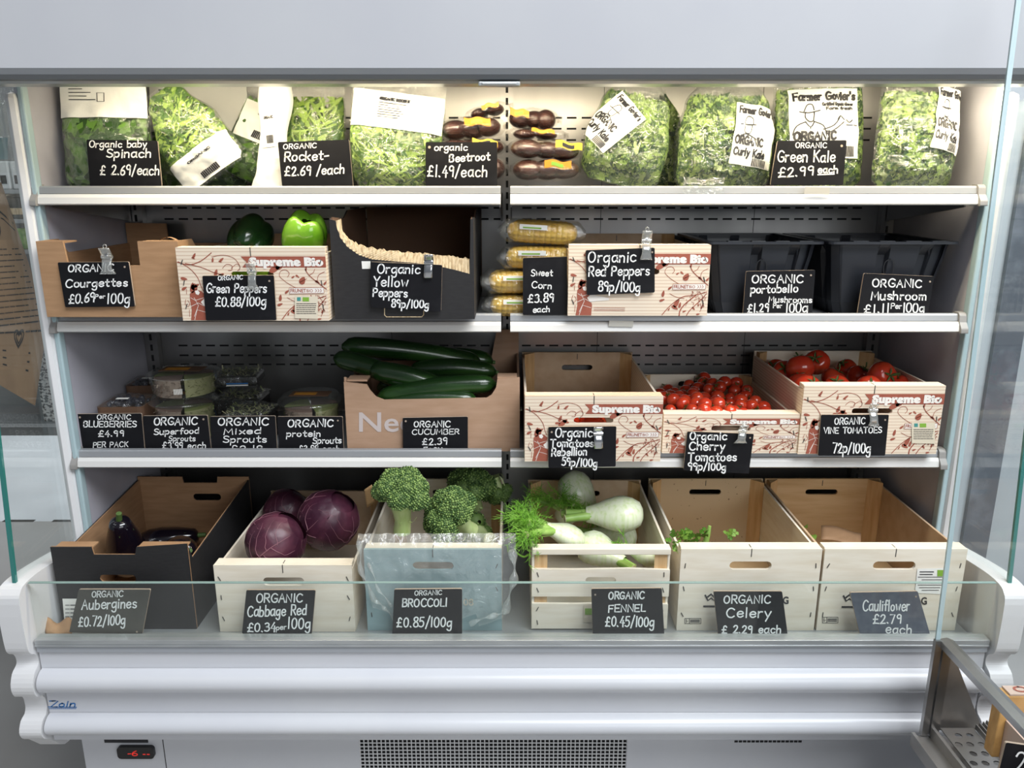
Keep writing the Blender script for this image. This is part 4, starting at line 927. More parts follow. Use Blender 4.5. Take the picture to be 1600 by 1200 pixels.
for i, (p, D, s, lab) in enumerate(VT):
    q = at(*p, D); rot = (R(75), 0, .3) if i == 9 else (rnd.uniform(-.8, .8), rnd.uniform(-.8, .8), rnd.uniform(0, 6))
    if i == 0: vt.location = q; vt.rotation_euler = rot; vt.scale = (s,)*3; vt['label'] = lab
    else: dup(vt, q, rot, lab, s)
vt2 = dup(vt, at(926, 662, 1.548), (0, .3, 0), 'red tomato seen through the hand slot of the tomatoes rebellion crate', .95)
vt3 = dup(vt, at(886, 661, 1.552), (.2, 0, 1), 'red tomato by the narrower end of the same hand slot, rebellion crate', .9)
# --- green peppers
def pepper(label, loc, r, rot, m_, dark=False):
    o = thing('bell_pepper', label, 'pepper', loc, rot)
    b = MB(); pr = []
    for a in range(0, 181, 7):
        t = R(a); pr.append((max(1e-4, math.sin(t)**.62)*r, math.cos(t)*r*1.02))
    def f(t, z, q):
        k = abs(math.cos(2*t)); top = max(0, z/r)
        zz = z*(1-.0)-(.42*r*math.exp(-(q/(.42*r))**2) if z > 0 else -.38*r*math.exp(-(q/(.4*r))**2))+ (.10*r*k*math.exp(-((q-.6*r)/(.3*r))**2) if z > 0 else -.16*r*k*math.exp(-((q-.55*r)/(.3*r))**2))
        return (q*(.86+.16*k), zz)
    b.lathe(pr, 48, 0, None, f); b.build('fruit', m_, o)
    s = MB(); s.tube([(0, 0, .55*r), (.02*r, 0, .85*r), (.15*r, 0, 1.1*r)], [.2*r, .13*r, .15*r], 10); s.build('stem', 'leaf_green' if not dark else 'pepper_dark', o)
    return o
pepper('glossy bright green pepper rising behind the floral crate front', at(476, 371, 1.60), .047, (R(205), R(-4), .75), 'pepper_green')
pepper('dark green pepper in shade at the back of the floral crate', at(392, 372, 1.665), .046, (R(-50), .2, 0), 'pepper_dark', True)
pepper('green pepper low behind the hand slot', at(390, 423, 1.56), .040, (.3, .2, 1), 'pepper_green')
# --- courgettes/aubergines
def aubergine(label, loc, rot, s):
    o = thing('aubergine', label, 'aubergine', loc, rot); o.scale = (s,)*3
    b = MB(); b.lathe([(.001, -.085), (.022, -.082), (.036, -.066), (.043, -.04), (.042, -.01), (.034, .03), (.025, .06), (.020, .075), (.012, .08), (.001, .081)], 24); b.build('fruit', 'aubergine', o)
    c = MB()
    for i in range(5):
        a = i*1.2566; ca, sa = math.cos(a), math.sin(a)
        c.add([(0, 0, .084), (ca*.018-sa*.008, sa*.018+ca*.008, .074), (ca*.028, sa*.028, .052), (ca*.018+sa*.008, sa*.018-ca*.008, .074)], [(0, 1, 2, 3)], 0)
    c.tube([(0, 0, .08), (.003, 0, .10)], [.007, .006], 8); c.build('calyx', 'tomato_green', o)
    return o
aubergine('glossy black aubergine propped upright against the box side', at(196, 852, 1.58), (.35, .12, 0), 1.0)
aubergine('aubergine lying flat at the back of its box', at(262, 846, 1.725), (.2, R(82), .4), .9)
aubergine('aubergine with a green calyx by the far side board of the box', at(284, 862, 1.545), (R(65), R(15), .5), .85)
# --- cucumbers
def cucumber(label, p, q, r, bow=.012, seed=1):
    m_ = (p+q)/2; L = (q-p).length; o = thing('cucumber', label, 'cucumber', m_, group='cucumbers in the cardboard box')
    d = (q-p)/L; n = 22; pts = []; rad = []
    for i in range(n+1):
        t = i/n; pts.append((p-m_)+d*L*t+Vector((0, 0, bow*math.sin(math.pi*t)))); e = min(t, 1-t)*L
        rad.append(r*min(1, math.sqrt(max(0.02, 1-(max(0, .032-e)/.033)**2)))*(1+.03*math.sin(t*9+seed)))
    b = MB(); b.tube(pts, rad, 16); b.build('skin', 'cucumber', o)
    e = MB(); a = pts[-1]; e.tube([a, a+d*.006], [.005, .004], 8); e.build('stalk_end', 'tomato_green', o)
    return o
for i, (a, b_, r, lab) in enumerate((((534,541,1.74),(752,569,1.78),.023,'topmost long dark cucumber pointing up over its box'),((522,558,1.69),(660,612,1.66),.022,'cucumber jutting out past the box corner below the topmost one'),
    ((577,578,1.665),(700,612,1.66),.023,'cucumber with a lighter blunt end in the middle of the heap'),((590,622,1.640),(775,600,1.645),.021,'cucumber lying across just behind the scooped box front'),
    ((640,580,1.73),(775,582,1.74),.022,'cucumber tucked into the far corner of the box under the topmost one'),((600,632,1.632),(745,626,1.632),.020,'lowest bright green cucumber along the scooped edge'),((590,606,1.72),(760,604,1.72),.023,'cucumber buried in the dark middle of the heap'),
    ((660,560,1.81),(770,566,1.82),.022,'cucumber in deep shade behind the topmost one'))):
    cucumber(lab, at(*a), at(*b_), r, .010, i)
# --- corn packs
def corn_pack(label, x, y, z, yaw=0.0, L=.145, roll=0):
    o = thing('sweetcorn_pack', label, 'sweetcorn', (x, y, z), (0, roll, yaw), 'sweetcorn packs')
    for k in (0, 1):
        c = MB()
        def f(u, v, k=k):
            t = u*2*math.pi; s = v; rr = .0225*min(1, math.sqrt(max(.04, 1-(abs(s-.5)*2)**6)))
            ker = .95+.10*abs(math.sin(t*7))**.6*abs(math.sin(s*40))**.6
            return (-L/2+L*s, k*.046+rr*ker*math.cos(t), .0235+rr*ker*math.sin(t))
        c.grid(f, 56, 120); c.build('cob', 'corn', o)
    w = MB()
    def sl(u, v):
        t = u*2*math.pi; a = abs(math.cos(t))**.6*(1 if math.cos(t) >= 0 else -1); b_ = abs(math.sin(t))**.6*(1 if math.sin(t) >= 0 else -1)
        e = max(0, abs(v-.5)*2-.82)/.18
        return (-L/2-.018+(L+.036)*v, .023+a*.0485, .0242+b_*.0250*(1-.75*e)+.001*noise.noise(Vector((u*9, v*12, x*30))))
    w.grid(sl, 28, 30); w.build('sleeve', 'bag_film', o, label='clear film sleeve')
    lb = MB().box(-.045, .012, -.0262, -.0258, .030, .040, 0); lb.box(-.038, .0, -.0266, -.0261, .032, .035, 1); lb.build('pack_label', ['paper', 'green_print'], o)
    return o
xb = .035
corn_pack('lowest sweetcorn pack of the stack beside its sign', xb-.008, 1.615, S2+.0025, 0)
corn_pack('second sweetcorn pack from the bottom of the stack', xb-.010, 1.618, S2+.0515, .06)
corn_pack('third sweetcorn pack from the bottom of the stack', xb+.024, 1.622, S2+.1022, -.05)
corn_pack('topmost sweetcorn pack of the stack, tilted', xb+.026, 1.626, S2+.1535, -.10, roll=.05)
# ------------------------------------------------------------------ bagged salad on the topmost shelf
mat('spinach_leaf', (0.022, 0.065, 0.010), 0.42, c2=(0.11, 0.23, 0.035), tex='island')
mat('rocket_leaf', (0.055, 0.14, 0.014), 0.45, c2=(0.34, 0.50, 0.09), tex='island')
mat('kale_leaf', (0.022, 0.075, 0.016), 0.5, c2=(0.25, 0.38, 0.08), tex='island')
mat('kale_stem', (0.42, 0.52, 0.22), 0.5)
mat('bag_paper', (0.84, 0.84, 0.80), 0.5, bump=((34,), 0.35, 0.006))
mat('beetroot', (0.040, 0.014, 0.011), 0.25, c2=(0.075, 0.026, 0.020), tex=(40.0,), coat=0.6)
mat('orange_print', (0.62, 0.26, 0.02), 0.4)
mat('yellow_print', (0.78, 0.55, 0.05), 0.4)
mat('dark_berry', (0.020, 0.020, 0.035), 0.4)
mat('brown_punnet', (0.13, 0.07, 0.04), 0.7)
mat('sprout', (0.26, 0.30, 0.10), 0.6, c2=(0.38, 0.36, 0.20), tex='island')
mat('sprout_red', (0.24, 0.16, 0.13), 0.6, c2=(0.40, 0.32, 0.26), tex='island')
mat('dark_pack', (0.015, 0.014, 0.014), 0.25)
def pillow(Wd, H, T, wp, tp, seed, wr=.006):
    """Front surface of a filled bag: (x, z) -> depth y; wp, tp: width and thickness along its height."""
    def hw(s): return max(.002, Wd/2*lerp_prof(wp, s))
    def y(x, z):
        s = min(1, max(0, z/H)); q = min(1, abs(x)/hw(s)); t = T/2*lerp_prof(tp, s)*max(0, 1-q**2.4)**.55
        n = noise.noise(Vector((x*22, z*16, seed)))+.7*noise.noise(Vector((x*55+z*20, z*30, seed+5)))+.4*noise.noise(Vector((x*20-z*90, z*30+x*70, seed+9)))
        return -(t+wr*n*min(1, t/(T*.12)))
    return hw, y
def make_leaf(mb, p, d, n, kind, rg, mat_=0):
    s = d.cross(n).normalized()
    if kind == 'spinach':
        L, Wd = rg.uniform(.038, .065), rg.uniform(.024, .040); c = n*L*rg.uniform(-.25, .25)
        pts = [p, p+d*L*.25+s*Wd*.42, p+d*L*.25, p+d*L*.25-s*Wd*.42, p+d*L*.6+s*Wd*.45+c*.6, p+d*L*.6+c, p+d*L*.6-s*Wd*.45+c*.6, p+d*L+c*.8]
        mb.add(pts, [(0,1,2),(0,2,3),(1,4,5,2),(2,5,6,3),(4,7,5),(5,7,6)], mat_, True)
    elif kind == 'rocket':
        L = rg.uniform(.05, .10); k = 7; c = n*rg.uniform(-.02, .02)+s*rg.uniform(-.02, .02); vs = []
        for i in range(k):
            t = i/(k-1); m_ = p+d*L*t+c*t*t; w = (.0010 if t < .45 else (.0030 if i % 2 else .0075)*(1.3-t))
            vs += [m_+s*w, m_-s*w]
        mb.add(vs, [(2*i, 2*i+1, 2*i+3, 2*i+2) for i in range(k-1)], mat_, True)
    else:
        r = rg.uniform(.005, .0115); k = 9; vs = [p]
        for i in range(k):
            a = -1.9+3.8*i/(k-1); rr = r*(1+.25*(i % 2)); vs.append(p+(d*math.cos(a)+s*math.sin(a))*rr+n*((i % 2)-.5)*r*.75)
        mb.add(vs, [(0, i, i+1) for i in range(1, k)], mat_, False)
def salad_bag(name, label, cat, px, py, D, Wd, H, T, roll, fill, kind, n, seed, wp=None, tp=None, lo=0.0, labels=(), pitch=-0.10, opaque=False, yaw=0.0, back=0.25):
    """px, py: where the bag's foot stands in the picture. labels: (x0, z0, x1, z1, angle, kind) on the bag's own front."""
    q = at(px, py, D); loc = (q.x, D, max(q.z, S1+.001))
    o = thing(name, label, cat, loc, (pitch, R(roll), yaw))
    wp = wp or [(0, .86), (.12, 1.0), (.6, .98), (1, .92)]; tp = tp or [(0, .12), (.18, .9), (.42, 1.0), (.68, .55), (.86, .16), (1, .05)]
    hw, yf = pillow(Wd, H, T, wp, tp, seed)
    rg = random.Random(seed)
    def front(u, v): z = v*H; x = (2*u-1)*hw(v); return (x, yf(x, z), z)
    def backf(u, v): z = v*H; x = (2*u-1)*hw(v); return (x, -yf(x, z)*.7+.0005, z)
    b = MB().grid(front, 34, 40); b.grid(backf, 20, 24)
    b.build('film' if not opaque else 'wrapper', 'bag_film' if not opaque else 'bag_paper', o)
    if n:
        lv = MB(); i = 0
        while i < n:
            z = rg.uniform(lo, fill); s_ = z/H; x = rg.uniform(-1, 1)*hw(s_)*.93; t = -yf(x, z)
            if t < .004: i += 1; continue
            y = rg.uniform(-t*.90, t*back) if rg.random() < .55 else -t*rg.uniform(.60, .95)
            d = Vector((rg.uniform(-1, 1), rg.uniform(-.35, .35), rg.uniform(-.5, 1))).normalized(); nn = Vector((rg.uniform(-.6, .6), -1, rg.uniform(-.5, .8))).normalized()
            k = len(lv.v); make_leaf(lv, Vector((x, y, z)), d, nn, kind, rg, 0 if rg.random() > .06 or kind != 'kale' else 1)
            for j in range(k, len(lv.v)):                 # keep the leaf inside the bag
                v = lv.v[j]; zz = min(max(v.z, .002), min(H*.97, fill+.03)); m_ = hw(zz/H)*.95; v.x = max(-m_, min(m_, v.x)); v.z = zz; t2 = max(.001, -yf(v.x, zz)*.96); v.y = max(-t2, min(t2*.6, v.y))
            i += 1
        if kind == 'kale':
            for i in range(9):
                x = rg.uniform(-.5, .5)*hw(.4); lv.tube([(x, yf(x, .02)*.8, .02), (x+rg.uniform(-.02, .02), yf(x, fill*.5)*.85, fill*.5), (x*1.5, yf(x, fill)*.6, fill*.9)], [.0025, .002, .001], 5, 1, False)
        lv.build('leaves', ['%s_leaf' % kind, 'kale_stem'], o)
    for x0, z0, x1, z1, ang, lk in labels:
        cx, cz = (x0+x1)/2, (z0+z1)/2; ca, sa = math.cos(R(ang)), math.sin(R(ang)); w, h = x1-x0, z1-z0
        def mp(u, v, off): # u, v in 0..1, v downwards
            a, b_ = (u-.5)*w, (.5-v)*h; x = cx+a*ca-b_*sa; z = cz+a*sa+b_*ca
            m_ = hw(min(1, max(0, z/H)))*.985
            x = max(-m_, min(m_, x)); z = max(.001, min(H*.998, z))
            return Vector((x, yf(x, z)-off, z))
        g = MB().grid(lambda u, v: mp(u, v, .0022), 20, 20); lo_ = g.build('paper_label', 'bag_paper', o, label='white paper label')
        t = MB(); m2 = lambda a, b_: mp(a/100, b_/100, .0036)
        _rb = lambda mb, pts, w_, f_: ribbon(mb, pts, w_*1.55, f_)
        def wr(txt, a, base, e, cap, pw): 
            for pl in text_lines(txt, a, base, e, cap, seed=seed, wob=.15): _rb(t, pl, pw, m2)
        if lk == 'farm':
            wr("Farmer Govier's", 6, 17, 95, 11, 1.9); wr('ORGANIC', 5, 74, 62, 11, 2.2)
            wr('Certified Organic Grower', 46, 25, 92, 4, .9); wr('Farm fresh', 52, 31, 90, 4, .9)
            for ls in ([(20,33),(24,24),(32,23),(34,31)],[(14,33),(26,35),(42,32)],[(22,34),(21,42),(26,48),(32,46),(34,34)],[(21,48),(8,54),(3,66)],[(32,48),(44,54),(48,66)],[(21,48),(27,56),(33,48)],[(27,56),(27,68)],[(44,60),(60,54),(70,42)],[(50,66),(64,58),(74,50)],[(66,46),(72,40),(76,46)],[(80,46),(84,50),(90,46)],[(78,54),(96,54)]): _rb(t, smooth_line(ls, 3), 1.0, m2)
            wr('Curly Kale', 8, 90, 70, 10, 1.8)
            for i in range(7): _rb(t, [(74+i*2.8, 84), (74+i*2.8, 97)], 1.3, m2)
        elif lk == 'kale':
            wr("Farmer Govier's", 8, 16, 92, 11, 2.0); wr('ORGANIC', 6, 66, 70, 12, 2.3); wr('Curly Kale', 6, 84, 80, 11, 2.0)
            for ls in ([(20,34),(26,22),(38,24),(40,34)],[(12,36),(46,34)],[(22,38),(24,48),(36,48),(38,36)],[(12,56),(28,50),(52,56)]): _rb(t, smooth_line(ls, 3), 1.1, m2)
            for i in range(9): _rb(t, [(52+i*4, 88), (52+i*4, 98)], 1.6, m2)
        elif lk == 'bars':
            for i in range(10): _rb(t, [(35+i*3, 72), (35+i*3, 90)], 1.6, m2)
            wr('ORGANIC', 30, 30, 70, 6, 1.4)
        elif lk == 'salad':
            wr('ORGANIC ROCKET', 30, 24, 62, 7, 1.2)
            for i in range(7):
                _rb(t, [(30, 32+i*6.5), (30+rg.uniform(18, 30), 32+i*6.5)], 1.1, m2)
        elif lk == 'lines':
            for i in range(6): _rb(t, [(12, 8+i*9), (12+rg.uniform(12, 30), 8+i*9)], 2.0 if i == 0 else 1.2, m2)
            for a in ([(44,36),(52,36)],[(52,36),(52,58)],[(52,58),(44,58)],[(44,58),(44,36)]): _rb(t, a, .6, m2)
        if t.v: t.build('label_print', 'ink', lo_)
    return o
full = [(0, .84), (.1, 1.0), (.7, 1.0), (1, .97)]
fl_t = [(0, .3), (.12, .9), (.45, 1.0), (.62, .5), (.8, .12), (1, .04)]
salad_bag('salad_bag', 'flat clear bag of dark baby spinach with a white printed top', 'bag of spinach', 172, 283, 1.645, .182, .226, .07, 0, .150, 'spinach', 300, 1, full, fl_t, labels=[(-.088, .147, .088, .225, 0, 'lines')])
salad_bag('salad_bag', 'white-topped salad bag standing behind the tilted rocket bag', 'bag of salad', 318, 283, 1.79, .225, .228, .06, 0, .13, 'spinach', 200, 2, full, fl_t, labels=[(-.110, .130, .108, .227, 0, 'lines')])
salad_bag('salad_bag', 'clear rocket bag lying tilted beside the spinach sign with its white label lowest', 'bag of rocket', 342, 287, 1.640, .155, .205, .065, -33, .19, 'rocket', 520, 3, [(0, .8), (.1, 1), (.5, .95), (.85, .6), (1, .35)], [(0, .2), (.3, .9), (.6, 1), (.9, .5), (1, .2)], .05, labels=[(-.072, .004, .072, .062, 0, 'bars')])
salad_bag('salad_bag', 'half hidden leaf bag with a slanting white label beside the tilted rocket bag', 'bag of rocket', 384, 283, 1.735, .135, .20, .06, 26, .14, 'spinach', 200, 4, full, fl_t, labels=[(-.060, .085, .060, .165, 4, 'bars')])
salad_bag('salad_bag', 'crumpled opaque white salad bag seen edge on beside the rocket sign', 'salad bag', 424, 284, 1.645, .085, .226, .06, 5, .1, 'rocket', 0, 5, [(0, 1.0), (.2, .75), (.5, .62), (.8, .85), (1, .7)], [(0, .8), (.3, .9), (.6, .7), (1, .6)], labels=[(-.028, .085, .022, .165, 10, 'bars')], opaque=True)
salad_bag('salad_bag', 'upright clear bag of rocket above the rocket sign', 'bag of rocket', 493, 283, 1.70, .138, .226, .075, 0, .165, 'rocket', 480, 6, full, [(0, .3), (.12, .9), (.5, 1.0), (.7, .6), (.9, .2), (1, .1)])
salad_bag('salad_bag', 'bright bag of rocket with a broad white label between the rocket and beetroot signs', 'bag of rocket', 616, 285, 1.640, .195, .215, .080, 4, .150, 'rocket', 620, 7, [(0, .75), (.12, .92), (.5, 1.0), (1, .98)], [(0, .3), (.15, .95), (.45, 1.0), (.65, .6), (.85, .2), (1, .1)], labels=[(-.092, .118, .094, .192, -3, 'salad')])
kw = [(0, .70), (.12, .96), (.4, 1.0), (.7, .82), (1, .42)]; kt = [(0, .3), (.2, .95), (.5, 1.0), (.8, .6), (1, .25)]
salad_bag('kale_bag', 'clear bag of curly kale leaning beside the beetroot packs', 'bag of kale', 962, 282, 1.655, .180, .225, .11, 14, .172, 'kale', 2300, 8, kw, kt, labels=[(-.080, .060, -.006, .168, -38, 'kale')])
salad_bag('kale_bag', 'small dim bag of kale behind two larger kale bags', 'bag of kale', 1033, 282, 1.80, .12, .105, .06, 0, .09, 'kale', 350, 9, kw, kt)
salad_bag('kale_bag', 'dark bag of kale at the very back under the canopy', 'bag of kale', 1030, 283, 1.845, .15, .22, .07, -6, .2, 'kale', 420, 10, kw, kt)
salad_bag('kale_bag', 'brightest bag of curly kale, its film spilling over the shelf lip', 'bag of kale', 1125, 286, 1.664, .205, .228, .115, 3, .180, 'kale', 2600, 11, [(0, .85), (.12, .98), (.5, 1.0), (.75, .86), (1, .5)], kt, labels=[(.004, .045, .094, .168, -5, 'kale')])
salad_bag('kale_bag', 'kale bag with an upright farm label above the green kale sign', 'bag of kale', 1276, 283, 1.690, .190, .227, .10, -2, .20, 'kale', 2300, 12, full, kt, labels=[(-.070, .062, .072, .205, -1, 'farm')])
salad_bag('kale_bag', 'last kale bag, with a crumpled label, against the case wall', 'bag of kale', 1422, 283, 1.645, .172, .227, .105, 3, .185, 'kale', 2300, 13, full, kt, labels=[(.012, .075, .082, .205, -10, 'kale')], yaw=.1)
# film tail of the bright kale bag lying over the lip
tl = MB().grid(lambda u, v: tuple(at(1068+u*64, 266+v*30-6*abs(u-.5), 1.592 if v < .2 else 1.550)+Vector((0, -.005*abs(noise.noise(Vector((u*7, v*4, 2))))-.002, .002*noise.noise(Vector((u*9, v*5, 7)))))), 18, 8)
tl.build('film_tail', 'bag_film', bpy.data.objects['kale_bag.003'])
for o in [bpy.data.objects['film_tail']]:
    o.parent = None; P0 = bpy.data.objects['kale_bag.003']; bpy.context.view_layer.update(); o.parent = P0; o.matrix_parent_inverse = P0.matrix_world.inverted()
# --- beetroot packs
def beet_pack(label, px, py, D, w, h, seed, roll=0, prn='orange_print', flat=False):
    rg = random.Random(seed); q = at(px, py, D); o = thing('beetroot_pack', label, 'beetroot', (q.x, D, q.z), (0, R(roll), rg.uniform(-.2, .2)), 'beetroot packs')
    b = MB(); d_ = .05
    cs = [(-w*.27, 0), (w*.03, .004), (w*.28, -.002)] if not flat else [(-w*.2, 0), (w*.2, 0)]
    for i, (cx, cy) in enumerate(cs):
        r = w*rg.uniform(.21, .26); b.lathe([(max(1e-4, math.sin(R(a))), math.cos(R(a))) for a in range(0, 181, 15)], 16, 0, Matrix.Translation((cx, cy, h*.48)) @ Matrix.Diagonal((r, .042, h*rg.uniform(.42, .49), 1)))
    b.build('beetroots', 'beetroot', o)
    f = MB()
    def fn(u, v):
        t = u*2*math.pi; x = (v-.5)*w*1.14; e = max(0, 1-(abs(v-.5)*2)**3)
        n = noise.noise(Vector((u*6, v*7, seed)))+.6*noise.noise(Vector((u*15, v*16, seed)))
        return (x, math.cos(t)*(.004+.046*e**.5)+.002*n, h*.49+math.sin(t)*(.002+h*.49*e**.5)+.003*n)
    f.grid(fn, 28, 34); f.build('film', 'pack_film', o)
    p = MB(); u0 = rg.choice((-.46, -.05, .10))
    def pn(u, v):
        x = (u0+u*.42)*w; return (x, -.0475+.010*(abs(x/w)*2)**2-.0015, h*(.58+.34*v-.10*u)+.002*math.sin(u*9+seed))
    p.grid(pn, 10, 3); po = p.build('printed_band', prn, o, label='printed band of the pack')
    g = MB(); g.grid(lambda u, v: tuple(Vector(pn(.25+.45*u, .2+.5*v))+Vector((0, -.0008, 0))), 4, 2); g.build('printed_patch', 'green_print' if prn == 'orange_print' else 'ink', po)
    fn2 = MB().grid(lambda u, v: (w*.5+.010*v+.004, -.02+.04*u, h*(.35+.25*u)+.006*math.sin(u*8+v*3)), 6, 3); fn2.build('sealed_edge', 'pack_film', o)
    return o
beet_pack('lowest beetroot pack beside the beetroot sign, nearer the divider', 742, 282, 1.66, .125, .050, 1)
beet_pack('beetroot pack under the broad upper one, above the beetroot sign', 738, 243, 1.665, .125, .034, 2, prn='yellow_print')
beet_pack('broad dark beetroot pack resting on the stack behind the beetroot sign', 738, 218, 1.675, .125, .044, 3, -4)
beet_pack('small beetroot pack with orange and green print topping the stack', 764, 185, 1.70, .085, .026, 4, -14, flat=True)
beet_pack('lowest beetroot pack of the stack between the divider and the kale', 852, 282, 1.645, .130, .044, 5, prn='orange_print')
beet_pack('lumpy beetroot pack with a yellow band, second of the stack by the kale', 850, 250, 1.648, .135, .041, 6, 3, prn='yellow_print')
beet_pack('thin beetroot pack with a dark band, third of the stack by the kale', 836, 219, 1.670, .110, .022, 7, 2, prn='orange_print', flat=True)
beet_pack('topmost dark beetroot pack of the stack by the kale', 832, 203, 1.690, .095, .042, 8, 2)
bpy.context.view_layer.update()
for o in [o for o in bpy.data.objects if o.parent is None and o.name.split('.')[0] in ('salad_bag', 'kale_bag', 'beetroot_pack')]:
    ch = [c for c in o.children if not c.name.startswith(('film_tail',))]        # let every bag and pack rest on its shelf or on the pack below
    lo = min((c.matrix_world @ v.co).z for c in ch for v in c.data.vertices)
    hi_y = max((c.matrix_world @ v.co).y for c in ch for v in c.data.vertices)
    if o.name.startswith('beetroot') and lo > S1+.012: continue
    o.location.z += S1+.0006-lo
    if hi_y > 1.924: o.location.y -= hi_y-1.924
# --- punnets and tubs on the lowest shelf
def tub(label, px, py, D, r, h, seed, ctop='sprout', lid=True, group='sprouts tubs'):
    q = at(px, py, D); o = thing('sprouts_tub', label, 'tub of sprouts', (q.x, D, q.z), group=group)
    b = MB(); b.lathe([(.001, .001), (r*.86, .001), (r*.90, h*.1), (r*.98, h*.80), (r, h*.82), (r, h*.86)], 40, 0, None, lambda t, z, k: k*(1+.012*math.cos(24*t))); b.build('bowl', 'clear_tub', o)
    rg = random.Random(seed)
    for s in range(4):
        f = MB(); a0 = s*math.pi/2+.35
        f.grid(lambda u, v: (r*.83*math.cos(a0+.05+u*1.45), r*.83*math.sin(a0+.05+u*1.45), .004+h*.70*v), 14, 6); f.grid(lambda u, v: (r*.83*v*math.cos(a0+.05+u*1.45), r*.83*v*math.sin(a0+.05+u*1.45), .004+h*.70), 14, 4)
        for i in range(230):
            a = a0+rg.uniform(.06, 1.50); rr = r*.86*math.sqrt(rg.uniform(.1, 1)); z = rg.uniform(.004, h*.74)
            if rg.random() < .6: rr = r*rg.uniform(.78, .87)
            p = Vector((rr*math.cos(a), rr*math.sin(a), z)); d = Vector((rg.uniform(-1, 1), rg.uniform(-1, 1), rg.uniform(-.6, .6))).normalized(); l = rg.uniform(.004, .009)
            sd = d.cross(Vector((.2, .5, .9))).normalized()*.0013; f.add([p-d*l*.5-sd, p-d*l*.5+sd, p+d*l*.5+sd, p+d*l*.5-sd], [(0, 1, 2, 3)])
        f.build('sprout_portion', 'sprout' if s % 2 else 'sprout_red', o)
    if lid:
        l = MB(); l.lathe([(r*1.03, h*.84), (r*1.05, h*.86), (r*1.03, h*.90), (r*.92, h*.93), (r*.88, h*1.0), (.001, h*1.0)], 40); lo = l.build('lid', 'clear_tub', o)
        lb = MB().box(-r*.62, r*.62, -r*.30, r*.30, h+.0004, h+.0012, 0); lb.box(-r*.5, r*.2, -r*.16, r*.12, h+.0013, h+.0016, 1); lb.build('lid_label', ['brown_punnet', 'orange_print'], lo)
    w = MB()
    for i in range(11): ribbon(w, [(i*1.6, 0), (i*1.6, 8)], .9, lambda a, b_: Vector((r*1.0*math.sin(.10+a*.014), -r*1.0*math.cos(.10+a*.014)-.001, h*.30+b_*.0014)))
    w.build('barcode', 'paper', o)
    return o
zt_ = S3+.0008
def set_z(o, z): o.location.z = z
t1 = tub('deep lower tub of two stacked sprouts tubs behind the superfood sign', 291, 660, 1.705, .074, .106, 1); set_z(t1, zt_)
t2 = tub('upper of two stacked sprouts tubs, its label facing up', 291, 620, 1.705, .076, .056, 2); set_z(t2, zt_+.1068)
t3 = tub('wide sprouts tub behind the protein sprouts sign', 488, 655, 1.705, .072, .104, 3); set_z(t3, zt_)
def punnet(label, px, D, z, w, d, h, seed, yaw=0, tilt=0):
    x = xpx(px, 640, D); o = thing('blueberry_punnet', label, 'punnet of blueberries', (x, D, z), (0, tilt, yaw), 'blueberry punnets')
    b = MB().plate(rrect(-w/2, w/2, 0, d, .012), [rrect(-w/2+.003, w/2-.003, .003, d-.003, .010)], 0, h*.7, 'z'); b.box(-w/2+.004, w/2-.004, .004, d-.004, 0, .002)
    for i in range(2): b.box(-w/2+w*(.30+.34*i), -w/2+w*(.34+.34*i), -.0006, .001, .002, h*.7)
    b.build('tray', 'brown_punnet', o)
    rg = random.Random(seed); f = MB()
    for i in range(26):
        r = .0065*rg.uniform(.8, 1.1); f.lathe([(r*max(.01, math.sin(R(a))), r*math.cos(R(a))) for a in range(0, 181, 30)], 8, 0, Matrix.Translation((rg.uniform(-w/2+.012, w/2-.012), rg.uniform(.012, d-.012), h*.60+rg.uniform(0, .008))))
    f.build('blueberries', 'dark_berry', o)
    c = MB().grid(lambda u, v: (-w/2+w*u, d*v, h*.72+.012*math.sin(u*math.pi)**.4*math.sin(v*math.pi)**.4+.003*noise.noise(Vector((u*7, v*7, seed)))), 16, 12); c.build('film', 'bag_film', o)
    lb = MB().box(-w*.1, w*.16, .012, .022, h*.72+.0142, h*.72+.0150); lb.build('pack_label', 'paper', o)
    return o
punnet('lowest blueberry punnet behind the blueberries sign', 184, 1.625, zt_, .108, .11, .056, 1)
punnet('blueberry punnet stacked on the lowest one', 186, 1.632, zt_+.0585, .102, .10, .050, 2, .05)
punnet('blueberry punnet at the back beside the sprouts tubs', 229, 1.775, zt_, .10, .11, .066, 3, -.05)
punnet('blueberry punnet stacked at the back beside the sprouts tubs', 230, 1.778, zt_+.069, .095, .10, .050, 4, .05)
